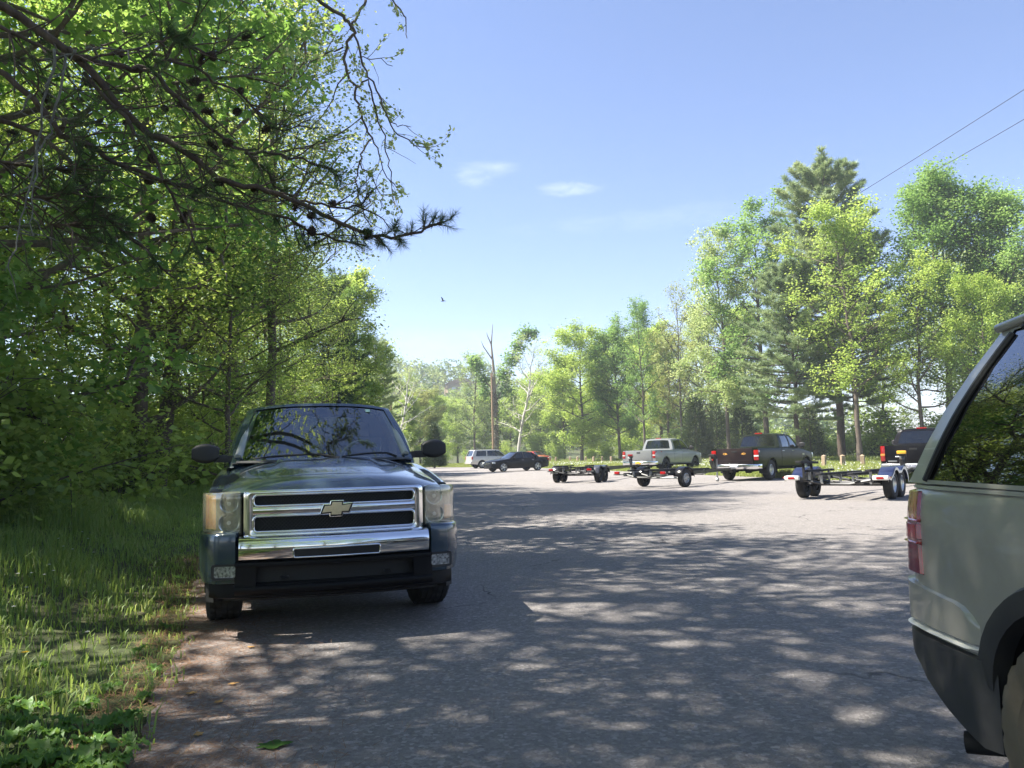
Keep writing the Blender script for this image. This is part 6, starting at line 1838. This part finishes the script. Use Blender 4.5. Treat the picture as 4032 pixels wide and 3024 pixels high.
# ------------------------------------------------------------------ pine boughs hanging into the photo, top left
def near_pine():
    r = np.random.default_rng(33); rl = random.Random(33)
    root = thing('pine_tree', 'near pine whose dark cone-laden boughs hang across the top left', 'tree', (-4.75, 4.15, 0))
    off = Vector((4.75, -4.15, 0))
    Z = .4463
    lines = [
        ([(-40, 20), (60, 60), (160, 130), (330, 240), (480, 400), (620, 560), (740, 660), (900, 730), (1050, 860), (1240, 910), (1400, 960), (1560, 1040), (1700, 1100), (1800, 1140), (1950, 1145), (2060, 1110), (2135, 1075)], 4.5, 5.3, .042),
        ([(330, 240), (480, 300), (640, 325), (720, 335), (860, 480), (960, 560), (1060, 660), (1180, 740), (1290, 830), (1340, 900), (1450, 985)], 4.6, 5.2, .026),
        ([(400, 350), (600, 560), (700, 700), (760, 800), (860, 1000), (920, 1130), (960, 1230)], 4.7, 4.9, .018),
        ([(640, 325), (720, 330), (790, 290), (850, 190), (920, 220), (1000, 265), (1080, 235), (1160, 165), (1240, 150)], 4.7, 5.1, .017),
        ([(-30, 330), (160, 470), (300, 660), (440, 700), (560, 800), (760, 860), (900, 900), (1100, 980), (1250, 1010), (1400, 1060), (1500, 1120), (1620, 1150), (1770, 1190)], 4.4, 5.4, .026),
        ([(-40, 120), (100, 180), (240, 250), (420, 290), (620, 240), (760, 200), (850, 175)], 4.3, 4.6, .016),
        ([(-30, 560), (120, 620), (330, 770), (400, 900), (470, 1000), (560, 1100), (700, 1200), (820, 1330)], 4.5, 5.0, .022),
        ([(800, 290), (940, 320), (1050, 400), (1150, 440), (1300, 620), (1400, 625), (1500, 580)], 4.9, 5.3, .012),
        ([(1180, 740), (1320, 745), (1460, 770), (1580, 810), (1640, 850)], 5.0, 5.3, .012),
        ([(1400, 960), (1520, 985), (1640, 1010), (1740, 990), (1800, 925)], 5.2, 5.3, .011),
        ([(-30, 780), (140, 800), (300, 830), (420, 800)], 4.4, 4.6, .014),
        ([(-30, 940), (140, 960), (280, 950), (400, 920), (520, 960)], 4.4, 4.7, .014),
        ([(-30, 1100), (200, 1110), (360, 1080), (480, 1040), (600, 1090)], 4.5, 4.8, .013),
    ]
    limbs = MB(); twigs = MB(); TP = []; TD = []; cones = []
    def pt(q, d): return at_depth(q[0] * Z, q[1] * Z, d) + off
    allp = []
    for li, (q, d0, d1, r0) in enumerate(lines):
        raw = [np.array(pt(p, d0 + (d1 - d0) * i / (len(q) - 1) + rl.uniform(-.06, .06))) for i, p in enumerate(q)]
        # finer, slightly crooked
        pts = []
        for a, b in zip(raw, raw[1:]):
            for k in range(3): pts.append(a + (b - a) * k / 3 + r.normal(0, .008, 3))
        pts.append(raw[-1])
        if q[0][0] < 0:
            pts = [np.array((0, 0, pts[0][2] + .35)), np.array(pts[0]) * .5 + np.array((0, 0, .5 * (pts[0][2] + .35)))] + pts
        n = len(pts); limbs.tube(pts, [.64 * r0 * (1 - .85 * i / n) + .003 for i in range(n)], 7, cap=False)
        L = sum(np.linalg.norm(pts[i + 1] - pts[i]) for i in range(n - 1))
        nt_ = int(L * 10)
        for k in range(nt_):
            s = rl.uniform(.12, 1); p, dd = along(pts, s); dd = dd / (np.linalg.norm(dd) + 1e-9)
            d = dd * .8 + rnd_unit(r, 1)[0] * .9 + np.array([.15, 0, -.15]); l = rl.uniform(.14, .55) * (1.2 - .6 * s) * (1 if s < .7 else .45)
            b = bend(r, p, d, l, 5, rl.choice([-.5, .3, .6]), .16)
            twigs.tube(b, [.0065 * (1 - i / 7) for i in range(6)], 4, cap=False)
            bare = rl.random() < .30
            if not bare:
                for m in (.5, .7, .85, 1.0):
                    pp, d2 = along(b, m); TP.append(pp); TD.append(d2 / np.linalg.norm(d2))
            if rl.random() < .5:
                p2, d2 = along(b, rl.uniform(.3, .8)); d3 = d2 / np.linalg.norm(d2) + rnd_unit(r, 1)[0] * .8
                b2 = bend(r, p2, d3, l * .6, 4, .2, .15); twigs.tube(b2, [.004] * 5, 3, cap=False)
                if not bare:
                    for m in (.55, .8, 1.0):
                        pp, d4 = along(b2, m); TP.append(pp); TD.append(d4 / np.linalg.norm(d4))
            if rl.random() < .09 and 5 < 60: cones.append((b[2], l))
        for m in np.linspace(.62, 1, 12):
            if q[-1][0] > 1000:
                pp, d2 = along(pts, m); TP.append(pp); TD.append(d2 / np.linalg.norm(d2))
    # upright candles at the tip of the long bough
    for (xa, ya, xb, yb) in ((2050, 1110, 2062, 1050), (2090, 1100, 2105, 1040), (2130, 1075, 2140, 1060), (1990, 1135, 1995, 1100)):
        a = np.array(pt((xa, ya), 5.3)); b = np.array(pt((xb, yb), 5.3)); twigs.tube([a, (a + b) / 2, b], [.006, .005, .003], 4)
        for m in (.2, .4, .6, .8, 1): TP.append(a + (b - a) * m); TD.append((b - a) / np.linalg.norm(b - a))
    tr = MB(); tr.tube([(0, 0, -.3), (0, 0, 1), (.05, .02, 5), (0, .05, 9), (.1, 0, 13.5)], [.20, .17, .14, .09, .02], 12); tr.build('trunk', M['bark_dark'], root)
    limbs.build('bough', M['bark_dark'], root, angle=60); twigs.build('twigs', M['bark_dark'], root, angle=60)
    TP = np.array(TP); TD = np.array(TD); per = 20
    idx = np.repeat(np.arange(len(TP)), per); N_ = len(idx)
    P = TP[idx] + TD[idx] * r.uniform(-.03, .03, (N_, 1)); dirs = TD[idx] * .75 + rnd_unit(r, N_) * .8; dirs /= np.linalg.norm(dirs, axis=1, keepdims=True)
    V, F, k = leaf_geo(P, r.uniform(.045, .075, N_), r, 'blade', tilt=1, width=.042, dirs=dirs)
    link('needles', np_mesh('needles', V, F, False, np.repeat(np.clip(r.normal(.45, .22, N_), 0, 1), k)), M['needle'], root)
    # cones
    cm = MB()
    for k in range(70):
        t = k / 70; z = -.028 + .056 * t; rad = .021 * math.sin(PI * (.12 + .80 * t)) + .004; a = k * 2.399
        c, s_ = math.cos(a), math.sin(a); o = .012
        cm.add([(rad * .3 * c, rad * .3 * s_, z - .004), (rad * c - .006 * s_, rad * s_ + .006 * c, z + .002), ((rad + o) * c, (rad + o) * s_, z + .008), (rad * c + .006 * s_, rad * s_ - .006 * c, z + .002)], [(0, 1, 2, 3)])
    cm.lathe([(-.030, 0), (-.02, .012), (.0, .016), (.02, .010), (.030, 0)], 'Z', (0, 0, 0), 8)
    first = None
    listed = [(585, 255), (975, 290), (1030, 270), (1190, 180), (1165, 440), (970, 470), (940, 395), (880, 500), (800, 525), (1000, 540), (1290, 625), (1150, 540), (480, 590), (380, 715), (440, 712), (740, 770), (1060, 880), (1015, 895), (1230, 910), (1430, 990), (1510, 1040), (1610, 980), (1780, 1140), (1510, 1120), (1100, 690), (1030, 705), (725, 875), (890, 1055), (940, 945), (510, 960), (1015, 1210), (735, 1055), (68, 645), (225, 470), (620, 580), (420, 400)]
    for i, q in enumerate(listed):
        p = pt(q, 4.75 + .35 * q[0] / 1600)
        if first is None: first = cm.build('cone', M['cone'], root, smooth=False); o = first
        else: o = first.copy(); COL.objects.link(o)
        s = rl.uniform(.75, 1.1); o.scale = (s * .9, s * .9, s * 1.35); o.location = p; o.rotation_euler = (rl.uniform(0, 6), rl.uniform(0, 6), rl.uniform(0, 6))
    # dead lichen-grey twigs hanging at the left
    dm = MB()
    for q in ([(270, 240), (235, 400), (200, 560), (170, 760), (150, 900), (105, 1060), (70, 1220), (40, 1330)], [(315, 270), (300, 390), (270, 520), (240, 640), (190, 740), (160, 900), (140, 1050), (160, 1180)], [(150, 460), (110, 520), (60, 600)], [(420, 240), (480, 235), (620, 240), (760, 205)], [(370, 245), (330, 265), (270, 280), (180, 300)]):
        pts = []
        for a, b in zip(q, q[1:]):
            for k in range(3): pts.append(np.array(pt((a[0] + (b[0] - a[0]) * k / 3, a[1] + (b[1] - a[1]) * k / 3), 4.1)) + r.normal(0, .006, 3))
        dm.tube(pts, [.0075 * (1 - .7 * i / len(pts)) for i in range(len(pts))], 6, cap=False)
        for i in range(2, len(pts), 2):
            d = rnd_unit(r, 1)[0] + np.array([.3, 0, -.3]); b = bend(r, pts[i], d, rl.uniform(.06, .22), 4, 0, .2); dm.tube(b, [.004, .0035, .003, .002, .0015], 4, cap=False)
    dm.build('dead_twigs', M['lichen'], root, angle=60)
    # upper crown, above the picture
    A = []; D = []; up = MB()
    for k in range(60):
        z = 5.2 + 8 * (k / 60) ** .9; az = k * 2.4; l = 2.6 * (1 - (z - 5) / 10) * rl.uniform(.6, 1.1)
        b = bend(r, (0, 0, z), (math.cos(az), math.sin(az), .1), l, 5, .3, .08); up.tube(b, [.03 * (1 - i / 6.5) for i in range(6)], 4, cap=False)
        for j in range(14):
            p, d = along(b, rl.uniform(.3, 1)); dd = d / np.linalg.norm(d) + rnd_unit(r, 1)[0] * .7; dd /= np.linalg.norm(dd)
            for m in (.15, .3, .45): A.append(p + dd * m); D.append(dd)
    up.build('upper_bough', M['bark_dark'], root, angle=60)
    A = np.array(A); D = np.array(D); idx = np.repeat(np.arange(len(A)), 9); N_ = len(idx)
    dirs = D[idx] * .6 + rnd_unit(r, N_) * .8; dirs /= np.linalg.norm(dirs, axis=1, keepdims=True)
    V, F, k = leaf_geo(A[idx], r.uniform(.07, .14, N_), r, 'blade', tilt=1, width=.12, dirs=dirs)
    link('crown', np_mesh('crown', V, F, False, np.repeat(r.uniform(0, 1, N_), k)), M['needle'], root)
near_pine()

# ------------------------------------------------------------------ thin drooping branches against the sky
def hanging_tree():
    r = np.random.default_rng(51); rl = random.Random(51); Z = .4463
    base = (-8.4, 10.6)
    root = thing('locust_tree', 'thin tree whose drooping sparse-leaved branches hang against the sky at top centre-left', 'tree', (*base, float(ground_z(*base))))
    off = Vector((-base[0], -base[1], -float(ground_z(*base))))
    def pt(q, d): return np.array(at_depth(q[0] * Z, q[1] * Z, d) + off)
    lim = MB(); tw = MB(); P = []; D = []
    top = pt((1500, -60), 8.7); top2 = pt((1780, -70), 8.5)
    tr = [np.array((0, 0, -.3)), np.array((.2, -.1, 3)), np.array((.5, -.2, 6.5)), np.array((1.2, -.5, 9))]
    mid = (tr[-1] + top) / 2 + np.array([0, 0, .9])
    lim.tube(tr, [.13, .11, .09, .07], 9); lim.tube([tr[-1], mid, top], [.07, .05, .028], 7); lim.tube([tr[-1], (tr[-1] + top2) / 2 + np.array([.2, 0, 1.6]), top2], [.06, .045, .02], 7)
    lines = [([(1500, -60), (1560, 15), (1640, 62), (1690, 112), (1720, 150), (1675, 230), (1665, 300), (1690, 360), (1720, 440), (1740, 530), (1765, 600), (1795, 665), (1760, 730), (1740, 790), (1722, 875), (1740, 960), (1800, 1100)], .020),
        ([(1780, -70), (1765, 0), (1735, 70), (1700, 130), (1725, 200), (1745, 280), (1790, 370), (1840, 470), (1880, 580), (1930, 650), (1990, 690), (2080, 715)], .016),
        ([(1720, 430), (1780, 380), (1800, 480), (1840, 600), (1870, 700), (1885, 800), (1895, 900), (1910, 990)], .010),
        ([(1690, 350), (1640, 400), (1600, 520), (1520, 600), (1470, 640)], .008), ([(1665, 235), (1600, 245), (1500, 310), (1440, 380)], .008),
        ([(1725, 875), (1680, 900), (1630, 930)], .006), ([(1740, 270), (1800, 290), (1900, 320)], .005), ([(1880, 580), (1930, 610), (1990, 615)], .005),
        ([(1850, -60), (1900, 0), (1960, 60), (1975, 130), (1970, 185)], .010), ([(1795, 665), (1830, 740), (1870, 860), (1920, 910)], .007), ([(1740, 790), (1800, 860), (1850, 960), (1840, 1020)], .006)]
    for q, r0 in lines:
        d0 = rl.uniform(8.4, 8.8); raw = [pt(p, d0 + rl.uniform(-.05, .05)) for p in q]; pts = []
        for a, b in zip(raw, raw[1:]):
            for k in range(3): pts.append(a + (b - a) * k / 3 + r.normal(0, .012, 3))
        pts.append(raw[-1]); n = len(pts)
        lim.tube(pts, [r0 * (1 - .8 * i / n) + .002 for i in range(n)], 6, cap=False)
        L = sum(np.linalg.norm(pts[i + 1] - pts[i]) for i in range(n - 1))
        for k in range(int(L * 7)):
            s = rl.uniform(.15, 1); p, dd = along(pts, s); d = dd / np.linalg.norm(dd) * .8 + rnd_unit(r, 1)[0] * .8 + np.array([.2, 0, 0])
            b = bend(r, p, d, rl.uniform(.12, .42), 4, .1, .18); tw.tube(b, [.0045, .004, .003, .0025, .002], 3, cap=False)
            if rl.random() < .75:
                for m in np.linspace(.35, 1, 6):
                    pp, d2 = along(b, m)
                    for _ in range(3): P.append(pp + r.normal(0, .02, 3)); D.append(d2 / np.linalg.norm(d2))
    # own crown above the picture
    for k in range(240):
        c = np.array([rl.gauss(1.2, 1.4), rl.gauss(-.4, 1.2), rl.uniform(8.3, 12)])
        for _ in range(10): P.append(c + r.normal(0, .3, 3)); D.append(rnd_unit(r, 1)[0])
        if k % 6 == 0: lim.tube([tr[-1], (tr[-1] + c) / 2 + [0, 0, .3], c], [.02, .012, .004], 4, cap=False)
    lim.build('trunk', M['bark'], root, angle=60); tw.build('twigs', M['bark'], root, angle=60)
    P = np.array(P); D = np.array(D)
    V, F, k = leaf_geo(P, r.uniform(.030, .062, len(P)), r, 'quad', tilt=.8, dirs=D * .5, width=.34)
    link('crown', np_mesh('crown', V, F, False, np.repeat(r.uniform(0, 1, len(P)), k)), M['leaf_pale'], root)
hanging_tree()
